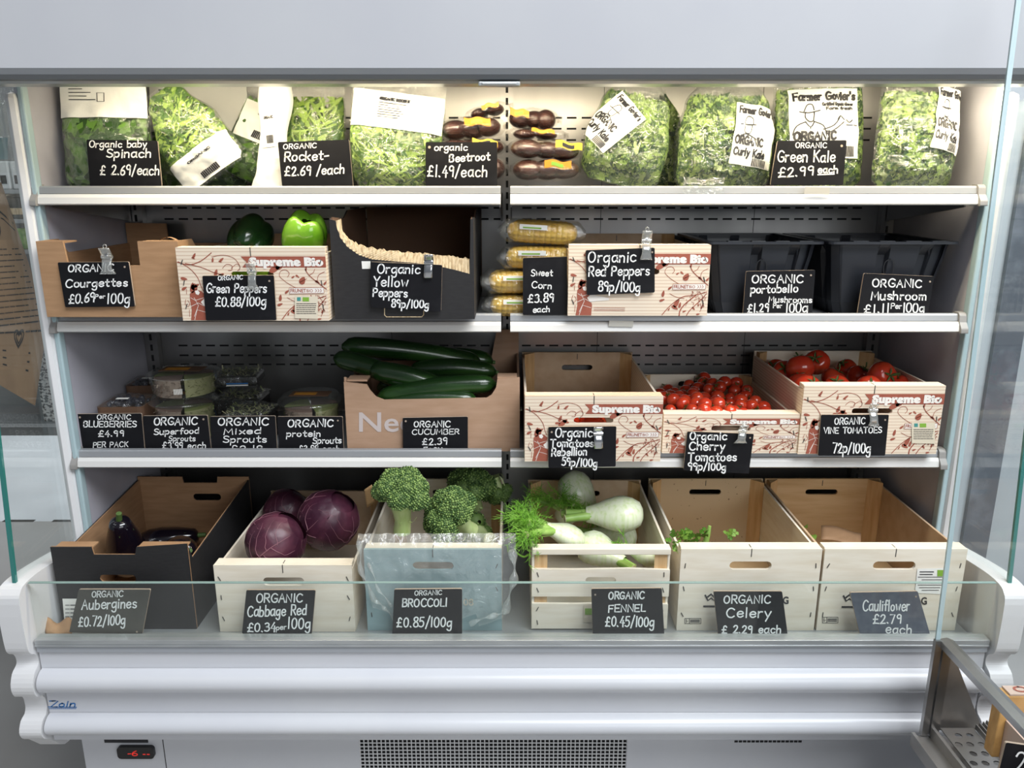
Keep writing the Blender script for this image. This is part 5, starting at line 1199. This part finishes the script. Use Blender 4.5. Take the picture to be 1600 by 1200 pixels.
def sprout_pack(label, px, D, z, w, d, h, seed, tilt=0.0, yaw=0.0):
    x = xpx(px, 640, D); o = thing('sprouts_pack', label, 'pack of sprouts', (x, D, z), (tilt, 0, yaw), 'mixed sprouts packs')
    b = MB().box(-w/2, w/2, 0, d, 0, h*.8); b.build('tray', 'dark_pack', o, bevel=.006)
    f = MB(); rg = random.Random(seed)
    for i in range(160):
        p = Vector((rg.uniform(-w/2, w/2)*.9, d*rg.uniform(.06, .94), h*.8+rg.uniform(0, .004))); dd = Vector((rg.uniform(-1, 1), rg.uniform(-1, 1), .2)).normalized(); sd = dd.cross(Vector((0, 0, 1))).normalized()*.0012
        f.add([p-sd, p+sd, p+dd*.012+sd, p+dd*.012-sd], [(0, 1, 2, 3)])
    f.build('sprouts', 'sprout', o)
    c = MB().grid(lambda u, v: (-w/2*1.02+w*1.02*u, -.002+(d+.004)*v, h*.82+.016*(math.sin(u*math.pi)*math.sin(v*math.pi))**.4+.002*noise.noise(Vector((u*8, v*8, seed)))), 16, 14)
    c.grid(lambda u, v: (-w/2*1.02+w*1.02*u, -.002-.003*math.sin(v*math.pi), h*.82*v), 12, 5); c.build('film', 'bag_film', o)
    lb = MB().box(-w*.2, w*.3, -.0062, -.0056, h*.12, h*.22, 0); lb.box(-w*.2, w*.3, -.0064, -.0058, h*.27, h*.36, 1); lb.build('pack_label', ['paper', 'blue_badge'], o)
    return o
sprout_pack('dark film-wrapped sprouts pack behind the mixed sprouts sign', 380, 1.640, zt_, .10, .09, .088, 1)
sprout_pack('sprouts pack standing tall at the back beside the stacked tubs', 368, 1.775, zt_, .11, .10, .085, 2)
sprout_pack('sprouts pack lying on top of the tall one at the back', 372, 1.772, zt_+.103, .10, .09, .030, 3, 0, .1)
# ------------------------------------------------------------------ price signs and clips
def sign(label, q, D, lines, k=0.0, ext=0.0, hole=None, board='chalkboard', pen=2.1, group='chalk price signs', extra=()):
    """q: the four corners (upper, upper, lower, lower); the board stands in the plane y = D + k(z - foot)."""
    ft = at((q[2][0]+q[3][0])/2, (q[2][1]+q[3][1])/2, D).z
    mp = lambda px, py, e=0.0: at(px, py, D, k, ft)+Vector((0, -e, 0))
    c = [mp(*p) for p in q]
    if ext:
        c[2] = c[2]+(c[2]-c[1]).normalized()*ext; c[3] = c[3]+(c[3]-c[0]).normalized()*ext
    base = (c[2]+c[3])/2
    mb = MB(); t = Vector((0, 0.004, 0))
    r = 0.12; pts = []
    n_ = 4
    for i in range(4):                                   # slightly rounded corners
        a, b_, d = c[i-1], c[i], c[(i+1) % 4]
        e0 = b_+(a-b_).normalized()*0.003; e1 = b_+(d-b_).normalized()*0.003
        for j in range(n_+1):
            u = j/n_; pts.append(e0*(1-u)**2+b_*2*u*(1-u)+e1*u*u)
    n = len(pts)
    mb.add(pts+[p+t for p in pts], [tuple(range(n)), tuple(reversed(range(n, 2*n)))], 0)
    mb.add(pts+[p+t for p in pts], [(i, (i+1) % n, n+(i+1) % n, n+i) for i in range(n)], 1)
    o = mb.build('price_sign', [board, 'board_edge'], None, base)
    tag(o, label, 'sign', group)
    w = MB()
    for i, ln in enumerate(lines):
        txt, x0, yb, x1, cap = ln[:5]
        for pl in text_lines(txt, x0, yb, x1, cap, rise=ln[5] if len(ln) > 5 else 0, slant=0.06, seed=len(label)+i): ribbon(w, pl, pen*(0.66 if cap < 9 else 0.8 if cap < 11 else 1.0), lambda a, b_: mp(a, b_, 0.0007))
    for pts in extra: ribbon(w, pts, pen*.9, lambda a, b_: mp(a, b_, 0.0007))
    w.build('chalk_lettering', 'chalk', o, base)
    if hole:
        h = MB(); hx, hy, hr = hole
        poly(h, [(hx+hr*math.cos(R(a)), hy+hr*math.sin(R(a))) for a in range(0, 360, 30)], lambda a, b_: mp(a, b_, 0.0006)); h.build('hanging_hole', 'board_edge', o, base)
    return o
Da = 1.5945
sign('chalk sign for organic baby spinach standing before a spinach bag', [(135,218),(246,220),(252,283),(140,283)], Da, [('Organic baby',140,230,229,10),('Spinach',167,246,235,13),('£ 2.69/each',157,273,248,15)], ext=.010)
sign('chalk sign reading organic rocket, among the salad bags', [(434,222),(545,218),(551,283),(440,283)], Da, [('ORGANIC',443,233,494,7.5,2),('Rocket-',445,252,513,14,3),('£2.69 /each',445,275,537,14,4)], ext=.010)
sign('chalk sign for organic beetroot beside the middle of the topmost shelf', [(665,222),(777,222),(777,283),(665,283)], Da, [('organic',679,235,730,10),('Beetroot',702,253,765,12,3),('£1.49/each',668,276,760,17)], ext=.010, hole=(671,230,2.2))
sign('chalk sign for green kale leaning on a curly kale bag', [(1215,220),(1323,219),(1318,281),(1205,281)], Da, [('ORGANIC',1243,231,1291,8),('Green Kale',1215,253,1304,17),('£2.99',1216,277,1270,14,4),('each',1278,270,1308,11)], ext=.010, hole=(1315,228,2.0), extra=([(1278,273),(1303,272)],))
sign('chalk sign for courgettes clipped to the plain brown cardboard box', [(90,410),(201,409),(211,479),(102,480)], 1.523, [('ORGANIC',107,425,177,11,1.5),('Courgettes',103,449,199,12,2),('£0.69',108,475,147,14,4),('Per',149,466,164,6),('100g',169,474,202,16)], hole=(195,417,1.6))
sign('chalk sign for green peppers clipped to a floral crate', [(316,431),(428,430),(432,500),(322,501)], 1.480, [('ORGANIC',341,438,379,6.5,2),('Green Peppers',323,457,416,14),('£0.88/100g',337,479,415,14,2)], hole=(421,439,1.6))
sign('chalk sign for yellow peppers clipped to the torn black box', [(579,409),(691,414),(689,487),(579,480)], 1.494, [('Organic',590,427,656,14,0),('Yellow',584,447,637,15,-1),('Peppers',583,463,636,13,-1),('89p/100g',612,480,669,12,-1)])
sign('upright chalk sign for sweet corn', [(817,403),(886,401),(887,492),(817,492)], 1.560, [('Sweet',830,431,863,10),('Corn',831,450,861,10,-1),('£3.89',825,473,864,13,2),('each',833,488,858,9,1)])
sign('chalk sign for red peppers clipped to a floral crate beside the sweet corn', [(915,391),(1023,387),(1023,457),(917,461)], 1.538, [('Organic',919,410,993,17,1),('Red Peppers',920,431,1014,15,1),('89p/100g',935,455,999,15,-1)], hole=(1019,394,1.5))
sign('chalk sign for portobello mushrooms before a black tray', [(1166,424),(1274,422),(1269,489),(1161,489)], 1.5945, [('ORGANIC',1175,442,1254,12),('portobello',1173,458,1246,12,2),('Mushrooms',1201,472,1268,9,-1),('£1.29',1168,489,1200,13,2),('Per',1208,481,1221,7),('100g',1229,488,1261,15)], ext=.010, hole=(1267,430,1.5))
sign('chalk sign for plain mushrooms at the end of the shelf', [(1350,427),(1460,432),(1450,489),(1340,489)], 1.5945, [('ORGANIC',1363,448,1439,12,-1),('Mushroom',1361,468,1446,13,-1),('£1.11',1350,489,1387,13,1),('Per',1392,482,1408,8),('100g',1412,488,1443,14)], ext=.010, hole=(1453,440,1.5))
Db = 1.5945
sign('chalk sign for blueberries, first in the row of four', [(120,647),(221,646),(226,703),(125,703)], Db, [('ORGANIC',152,655,204,7.5),('BLUEBERRIES',131,667,213,9),('£4.99',154,682,193,9,1),('PER PACK',146,699,200,8,1)], ext=.010, hole=(125,652,1.6))
sign('chalk sign for superfood sprouts before the stacked tubs', [(223,650),(324,649),(330,703),(228,703)], Db, [('ORGANIC',241,664,308,11,1),('Superfood',241,679,310,9,2),('Sprouts',264,689,305,8),('£3.99 each',254,701,321,10)], ext=.010, hole=(318,655,1.6))
sign('chalk sign for mixed sprouts between two other sprouts signs', [(328,651),(430,650),(433,703),(331,703)], Db, [('ORGANIC',341,664,419,11),('Mixed',350,679,407,9,2),('Sprouts',349,691,416,10),('£2.19',360,706,409,10)], ext=.010)
sign('chalk sign for protein sprouts beside the cucumber box', [(433,651),(535,651),(537,703),(436,703)], Db, [('ORGANIC',450,667,520,11,1),('protein',448,682,500,9),('Sprouts',489,693,533,9,1),('£3.99 each',467,706,530,10)], ext=.010, hole=(528,657,1.4))
sign('chalk sign for cucumber standing against the pinkish cucumber box', [(629,653),(731,651),(731,703),(630,703)], 1.5945, [('ORGANIC',647,667,703,9),('CUCUMBER',644,679,717,8,1),('£2.39',660,695,698,10,1),('EACH',662,708,690,9)], ext=.010, hole=(634,658,1.6))
sign('chalk sign for tomatoes rebellion clipped to a floral crate', [(857,667),(963,666),(962,729),(857,731)], 1.493, [('Organic',868,683,925,14,1),('Tomatoes',860,698,927,12,0),('Rebellion',862,712,916,12,1),('59p/100g',878,727,932,12,-2)], hole=(862,675,1.6))
sign('chalk sign for cherry tomatoes clipped over the shelf edge', [(1074,674),(1178,678),(1170,740),(1068,735)], 1.540, [('Organic',1078,687,1135,12),('Cherry',1077,703,1132,13),('Tomatoes',1075,720,1150,13),('99p/100g',1075,734,1133,11,-1)], hole=(1172,684,1.4))
sign('chalk sign for vine tomatoes clipped to the last floral crate', [(1283,648),(1389,648),(1383,712),(1278,712)], 1.538, [('ORGANIC',1304,663,1351,10,1),('VINE TOMATOES',1287,677,1377,9,1),('72p/100g',1301,707,1359,15,-1)], hole=(1383,656,1.4))
Dc = 1.366
sign('brownish slate sign for aubergines behind the glass', [(123,921),(235,921),(222,991),(108,988)], Dc, [('ORGANIC',144,933,192,9,1),('Aubergines',128,952,213,15,3),('£0.72/100g',123,979,195,15,4)], .06, board='glare_board', hole=(214,987,1.6))
sign('chalk sign for red cabbage behind the glass', [(385,922),(493,922),(487,991),(378,990)], Dc, [('ORGANIC',401,941,472,13,1),('Cabbage Red',387,963,478,16,3),('£0.34',387,987,431,13,1),('per',432,984,447,8,1),('100g',451,982,484,17)], .06)
sign('chalk sign for broccoli before the plastic-draped crate', [(616,921),(722,920),(722,991),(613,991)], Dc, [('ORGANIC',648,930,690,7,1),('BROCCOLI',629,948,697,12,1),('£0.85/100g',620,980,705,15,1)], .06)
sign('chalk sign for fennel before the slatted crate', [(924,920),(1034,919),(1038,992),(926,991)], Dc, [('ORGANIC',951,936,1006,11,1),('FENNEL',951,956,1008,11,1),('£0.45/100g',946,978,1021,15,-1)], .06, hole=(930,929,1.5))
sign('chalk sign for celery behind the glass', [(1115,924),(1222,924),(1231,993),(1122,992)], Dc, [('ORGANIC',1131,942,1203,12),('Celery',1135,964,1204,15,-1),('£ 2.29 each',1128,989,1219,12)], .06)
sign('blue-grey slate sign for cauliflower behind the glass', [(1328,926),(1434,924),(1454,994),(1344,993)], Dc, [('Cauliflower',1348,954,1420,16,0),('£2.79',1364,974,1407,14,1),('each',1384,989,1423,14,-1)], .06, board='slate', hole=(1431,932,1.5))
# clips
def clip(label, kind, top, bot, w, D, flare=1.5):
    """A little spring clip gripping a sign: jaw plate that flares at its foot, a hinge barrel and a lever."""
    a, b_ = at(*top, D), at(*bot, D)
    L = (a-b_).length; m_ = (a.x-b_.x)/(a.z-b_.z); wm = w*1.25e-3
    o = thing('sign_clip', label, 'clip', (b_.x, D, b_.z), group='clips holding the signs')
    mt = 'clip_plastic' if kind == 'clear' else 'steel_clip'
    def jaw(u, v):
        z = L*.62*v; hw = wm/2*(1.0+ (flare-1)*max(0, 1-v*3.0))
        return (m_*z+(u-.5)*2*hw, -.004-.004*math.sin(v*math.pi), z)
    j = MB().grid(jaw, 4, 10); jo = j.build('jaw', mt, o); sm = jo.modifiers.new('s', 'SOLIDIFY'); sm.thickness = .0025
    h = MB(); z = L*.66; h.tube([(m_*z-wm*.55, -.004, z), (m_*z+wm*.55, -.004, z)], .0042, 10); h.build('hinge', mt if kind == 'clear' else 'steel_clip', o)
    lv = MB().grid(lambda u, v: (m_*(L*.68+L*.30*v)+(u-.5)*wm*1.1, -.004-.012*v, L*.68+L*.30*v), 3, 4); lo = lv.build('lever', mt, o); sm = lo.modifiers.new('s', 'SOLIDIFY'); sm.thickness = .0025
    if kind == 'clear':
        rg_ = MB(); rg_.tube([(m_*L+.0035*math.cos(R(t)), -.010, L+.003+.0035*math.sin(R(t))) for t in range(0, 361, 30)], .0009, 6, 0, False); rg_.build('ring', mt, o)
        sp = MB(); sp.tube([(m_*L*.7-.002, -.0055, L*.72), (m_*L*.7+.002, -.0055, L*.72)], .003, 8); sp.build('spring', 'steel_clip', o)
    return o
clip('clear plastic clip on the courgettes sign', 'clear', (168,387), (170,428), 15, 1.520, 1.7)
clip('clear plastic clip on the green peppers sign', 'clear', (394,410), (396,452), 12, 1.477, 1.6)
clip('shiny metal clip on the yellow peppers sign', 'steel', (671,397), (669,435), 13, 1.492, 1.0)
clip('clear plastic clip on the red peppers sign, rising above its crate', 'clear', (1010,360), (1009,406), 14, 1.536, 1.4)
clip('shiny metal clip on the tomatoes rebellion sign', 'steel', (934,664), (935,701), 14, 1.490, 1.0)
clip('clear plastic clip on the cherry tomatoes sign', 'clear', (1161,662), (1156,692), 13, 1.537, 1.7)
clip('clear plastic clip on the vine tomatoes sign', 'clear', (1362,628), (1364,665), 13, 1.535, 1.4)
# ------------------------------------------------------------------ beside the case: the counter and the hanging bags
mat('osb', (0.62, 0.36, 0.13), 0.6, c2=(0.50, 0.27, 0.08), tex=(30.0, (1, 3, 1)))
mat('veined_board', (0.56, 0.43, 0.36), 0.6, c2=(0.30, 0.12, 0.09), tex=(24.0,), ramp=(0.56, 0.68))
mat('bag_brown', (0.42, 0.27, 0.16), 0.8, c2=(0.36, 0.225, 0.13), tex=(7.0,), bump=((9,), 0.25, .01))
mat('pack_dark', (0.05, 0.05, 0.045), 0.7)
mat('pack_white', (0.62, 0.64, 0.64), 0.5)
mat('leafy_print', (0.10, 0.25, 0.03), 0.6, c2=(0.25, 0.42, 0.08), tex=(60.0,))
mat('news_print', (0.70, 0.69, 0.66), 0.7, c2=(0.03, 0.03, 0.03), tex=(85.0, (1, 1, 1.4)), ramp=(0.50, 0.53))
# neighbouring counter: stainless frame, perforated tray, glass pane
XC = 0.782; ctr = thing('produce_counter', 'low stainless steel produce counter with a glass side, next to the case', 'counter', (1.15, 0.9, 0))
def kpart(name, mb, mats, parent=ctr, bevel=0, label=None): return mb.build(name, mats, parent, Vector(ctr.location) if parent is ctr else None, bevel, label)
ZT, ZB = 0.640, 0.447
p = MB().box(XC-.006, XC+.006, 1.243, 1.252, ZB-.01, ZT); p.box(XC+.008, XC+.024, 1.240, 1.252, ZB-.01, ZT-.004); kpart('corner_post', p, 'stainless')
t = MB().plate([(XC+.004, ZT-.014), (XC+.030, ZT-.014), (XC+.030, ZT-.003), (XC+.018, ZT+.002), (XC+.004, ZT-.001)], a=0.42, b=1.252); kpart('top_rail', t, 'stainless')
t = MB().box(XC-.020, XC+.020, 0.42, 1.246, ZB-.026, ZB-.012); t.box(XC-.024, XC-.018, 0.42, 1.246, ZB-.032, ZB-.004); t.box(XC+.010, XC+.016, .42, 1.246, ZB-.012, ZB+.010); kpart('lower_rail', t, 'stainless_worn', label='worn brownish lower rail')
e = MB().plate([(XC+.02, ZB), (XC+.105, ZB), (XC+.105, ZB+.012), (XC+.032, ZT-.03), (XC+.02, ZT-.012)], a=1.246, b=1.251); kpart('end_plate', e, 'stainless_worn')
tray = MB(); holes = []
x0, x1, y0, y1 = XC+.022, XC+.084, 0.56, 1.235
r = 0; y = y0+.02
while y < y1-.012:
    for c in range(3):
        cx = x0+.010+c*.021+(.013 if r % 2 else 0)
        if cx < x1-.008: holes.append([(cx+.0065*math.cos(R(a)), y+.0065*math.sin(R(a))) for a in range(0, 360, 45)])
    y += .0235; r += 1
tray.plate([(x0, y0), (x1, y0), (x1, y1), (x0, y1)], holes, ZB+.012, ZB+.014, 'z'); kpart('perforated_tray', tray, 'stainless')
lv = MB()
for i in range(5): lv.plate([(XC+.087+i*.006, ZB+.012+.003*i), (XC+.092+i*.006, ZB+.012+.003*i), (XC+.090+i*.006, ZB+.022+.003*i), (XC+.088+i*.006, ZB+.022+.003*i)], a=.56, b=1.235)
kpart('louvre', lv, 'stainless_worn')
kpart('pan', MB().box(XC+.02, 1.55, 0.42, 1.245, ZB-.02, ZB-.012), 'stainless_worn')
kpart('plinth', MB().box(XC+.03, 1.55, 0.42, 1.22, 0, ZB-.033), 'grey_trim')
yv = [0.42, 1.247]
gp = MB().add([(XC-.003, .42, ZT), (XC-.003, 1.248, ZT), (XC-.003, 1.300, 1.78), (XC-.003, .42, 1.78), (XC+.003, .42, ZT), (XC+.003, 1.248, ZT), (XC+.003, 1.300, 1.78), (XC+.003, .42, 1.78)], [(0, 1, 2, 3), (7, 6, 5, 4), (0, 4, 5, 1), (2, 6, 7, 3), (3, 7, 4, 0)])
gp = MB().add([(XC, .42, ZT), (XC, 1.248, ZT), (XC, 1.300, 1.78), (XC, .42, 1.78)], [(0, 1, 2, 3)])
go = kpart('glass_pane', gp, 'whitish_glass', label='slightly whitish upright glass pane')
ge = MB().add([(XC-.004, 1.248, ZT), (XC-.004, 1.252, ZT), (XC-.004, 1.304, 1.78), (XC-.004, 1.300, 1.78), (XC+.004, 1.248, ZT), (XC+.004, 1.252, ZT), (XC+.004, 1.304, 1.78), (XC+.004, 1.300, 1.78)],
              [(0, 3, 2, 1), (4, 5, 6, 7), (0, 4, 7, 3), (1, 2, 6, 5), (3, 7, 6, 2), (0, 1, 5, 4)])
g2 = ge.build('pane_edge', 'pale_glass_edge')
for v in g2.data.vertices: v.co -= Vector(ctr.location)
g2.parent = go
# printed crate and sign standing in the counter
o = thing('wooden_crate', 'printed wooden crate inside the neighbouring steel counter', 'crate', (0.838, 1.12, ZB+.0465))
MB().box(0, .008, -.36, -.0005, .0, .075).build('side_board', 'veined_board', o)
MB().box(-.012, .28, 0, .024, 0, .122).build('end_board', 'osb', o, bevel=.002)
MB().box(.0085, .28, -.36, -.0005, 0, .010).build('base_board', 'osb', o)
MB().box(.0, .28, .0005, .0235, .1225, .1255).build('top_strip', 'veined_board', o)
b = MB()
for pl in text_lines('OR', .015, .006, .06, .014): ribbon(b, pl, .004, lambda a, c: Vector((a, .010-c*.9+.002, .1262)))
b.build('printed_letters', 'print_red', o)
sign('dark chalk sign leaning in the neighbouring steel counter', [(1572, 1160), (1640, 1170), (1650, 1260), (1552, 1240)], 0.985, [('2', 1586, 1204, 1602, 30)], pen=3.0)
# shelf stand behind, with hanging bags
st = thing('shop_shelf', 'dim shop shelf stand beyond the glass beside the hanging paper bag', 'shelf', (-1.45, 2.55, 0))
def spart(n, m_, *a): 
    o = MB().box(*a).build(n, m_, st, Vector(st.location)); return o
spart('back_panel', 'wall_paint', -2.05, -1.46, 2.70, 2.73, 0.55, 1.95); spart('side_panel', 'grey_trim', -1.475, -1.46, 2.50, 2.6995, 0.55, 1.95)
for z in (1.42, 1.33, 1.235, .66): spart('shelf_board', 'aluminium', -2.05, -1.4755, 2.46, 2.6995, z, z+.012)
for x in (-2.04, -1.495): spart('leg', 'grey_trim', x, x+.025, 2.66, 2.69, 0, .549)
for x, z, w, h, m_, nm, cat, lab in ((-1.588, 1.4325, .045, .085, 'pack_white', 'carton', 'carton', 'small white carton with a dark mark on the dim shelf'), (-1.536, 1.4325, .045, .085, 'pack_white', 'carton', 'carton', 'second small white carton on the dim shelf, nearer the case'),
        (-1.545, 1.3425, .11, .066, 'pack_dark', 'packet', 'packet', 'dark packet with pale print on the dim shelf under the white cartons'), (-1.53, .6725, .10, .225, 'news_print', 'patterned_bag', 'bag', 'black and white patterned bag beyond the brown paper bag'), (-1.535, 1.2475, .075, .066, 'leafy_print', 'packet', 'packet', 'green leaf-printed packet on the dim shelf beside the paper bag')):
    o = thing(nm, lab, cat, (x, 2.48, z))
    MB().box(-w/2, w/2, 0, .09, 0, h).build('box', m_, o, bevel=.004)
    if m_ in ('pack_white', 'pack_dark'): MB().box(-w*.3, w*.3, -.0012, -.0004, h*.2, h*.5).build('printed_front', 'ink' if m_ != 'pack_dark' else 'kraft_edge', o)
# hanging brown paper bag
bagD = 1.93
hb_ = thing('paper_bag', 'big brown printed paper bag hanging aslant beside the case', 'paper bag', at(20, 470, bagD))
L0 = Vector(hb_.location)
def bagf(u, v, s):
    # corners of the bag in the picture: top, outer, foot, inner
    a = Vector((-70, 250, 0)).lerp(Vector((5, 280, 0)), u); b_ = Vector((-40, 560, 0)).lerp(Vector((55, 632, 0)), u)
    if True:
        c0 = Vector((-75, 280, 0)).lerp(Vector((-20, 590, 0)), v); c1 = Vector((2, 285, 0)).lerp(Vector((75, 500, 0)), min(1, v/.75)) if v < .75 else Vector((75, 500, 0)).lerp(Vector((55, 634, 0)), (v-.75)/.25)
    p = c0.lerp(c1, u); bulge = .05*(math.sin(math.pi*min(1, max(0, u)))**.6)*(.35+.65*math.sin(math.pi*min(1, .12+v*.9))**.6)
    n = .006*noise.noise(Vector((u*4, v*5, 1)))
    return at(p.x, p.y, bagD-s*bulge+n*s)-L0
b = MB().grid(lambda u, v: bagf(u, v, 1), 22, 30); b.grid(lambda u, v: bagf(1-u, v, -1), 12, 20); b.build('bag_body', 'bag_brown', hb_)
w = MB(); rg = random.Random(9)
def bm(a, b_): q = bagf(a, b_, 1); return q+Vector((0, -.0022, 0))
for i in range(15):
    v = .36+.030*i; u = .30
    while u < .93:
        e = min(.94, u+rg.uniform(.06, .2)); ribbon(w, [(u, v), (e, v)], .006, bm); u = e+.015
for i in range(3): ribbon(w, [(.35, .85+.028*i), (.80, .85+.028*i)], .006, bm)
ribbon(w, [(.62, .13), (.80, .16), (.97, .22)], .014, bm); ribbon(w, [(.66, .18), (.82, .20), (.96, .26)], .008, bm)
for cu, cv, sz in ((.60, .26, .075), (.60, .80, .045)):
    ribbon(w, [(cu+sz*2.0*(.8*math.sin(t)**3), cv-sz*(.62*math.cos(t)-.25*math.cos(2*t)-.1*math.cos(3*t))) for t in [i*2*math.pi/24 for i in range(25)]], .010, bm)
    ribbon(w, [(cu+sz*1.2*(.8*math.sin(t)**3), cv-sz*.6*(.62*math.cos(t)-.25*math.cos(2*t)-.1*math.cos(3*t))) for t in [i*2*math.pi/24 for i in range(25)]], .008, bm)
w.build('bag_print', 'ink', hb_)
h = MB(); h.tube(smooth_line([tuple(at(2, 290, bagD)-L0), tuple(at(-2, 270, bagD)-L0), tuple(at(-4, 200, bagD)-L0), tuple(at(-6, 100, bagD)-L0), tuple(at(-8, -40, bagD)-L0)], 4), .002, 6); h.build('hanging_cord', 'paper', hb_)
# cellophane bag hanging above it
o = thing('cellophane_bag', 'crinkled clear cellophane bag hanging above the brown paper bag', 'cellophane bag', at(0, 240, 1.90)); L1 = Vector(o.location)
c = MB().grid(lambda u, v: at(-40+80*u+ (10*v-5)*(1 if u > .5 else -1), 120+150*v, 1.90-.03*math.sin(u*math.pi)+.022*noise.noise(Vector((u*8, v*6, 3)))+.010*noise.noise(Vector((u*20, v*15, 8))))-L1, 40, 48); c.build('film', 'bag_film', o)
lb = MB().grid(lambda u, v: at(-20+32*u, 215+34*v, 1.865)-L1, 4, 4); lb.build('pack_label', 'painted_board', o)
k = MB(); k.tube([at(-2, 120, 1.90)-L1, at(-6, 40, 1.9)-L1, at(-10, -40, 1.9)-L1], .002, 6); k.build('hanging_cord', 'paper', o)
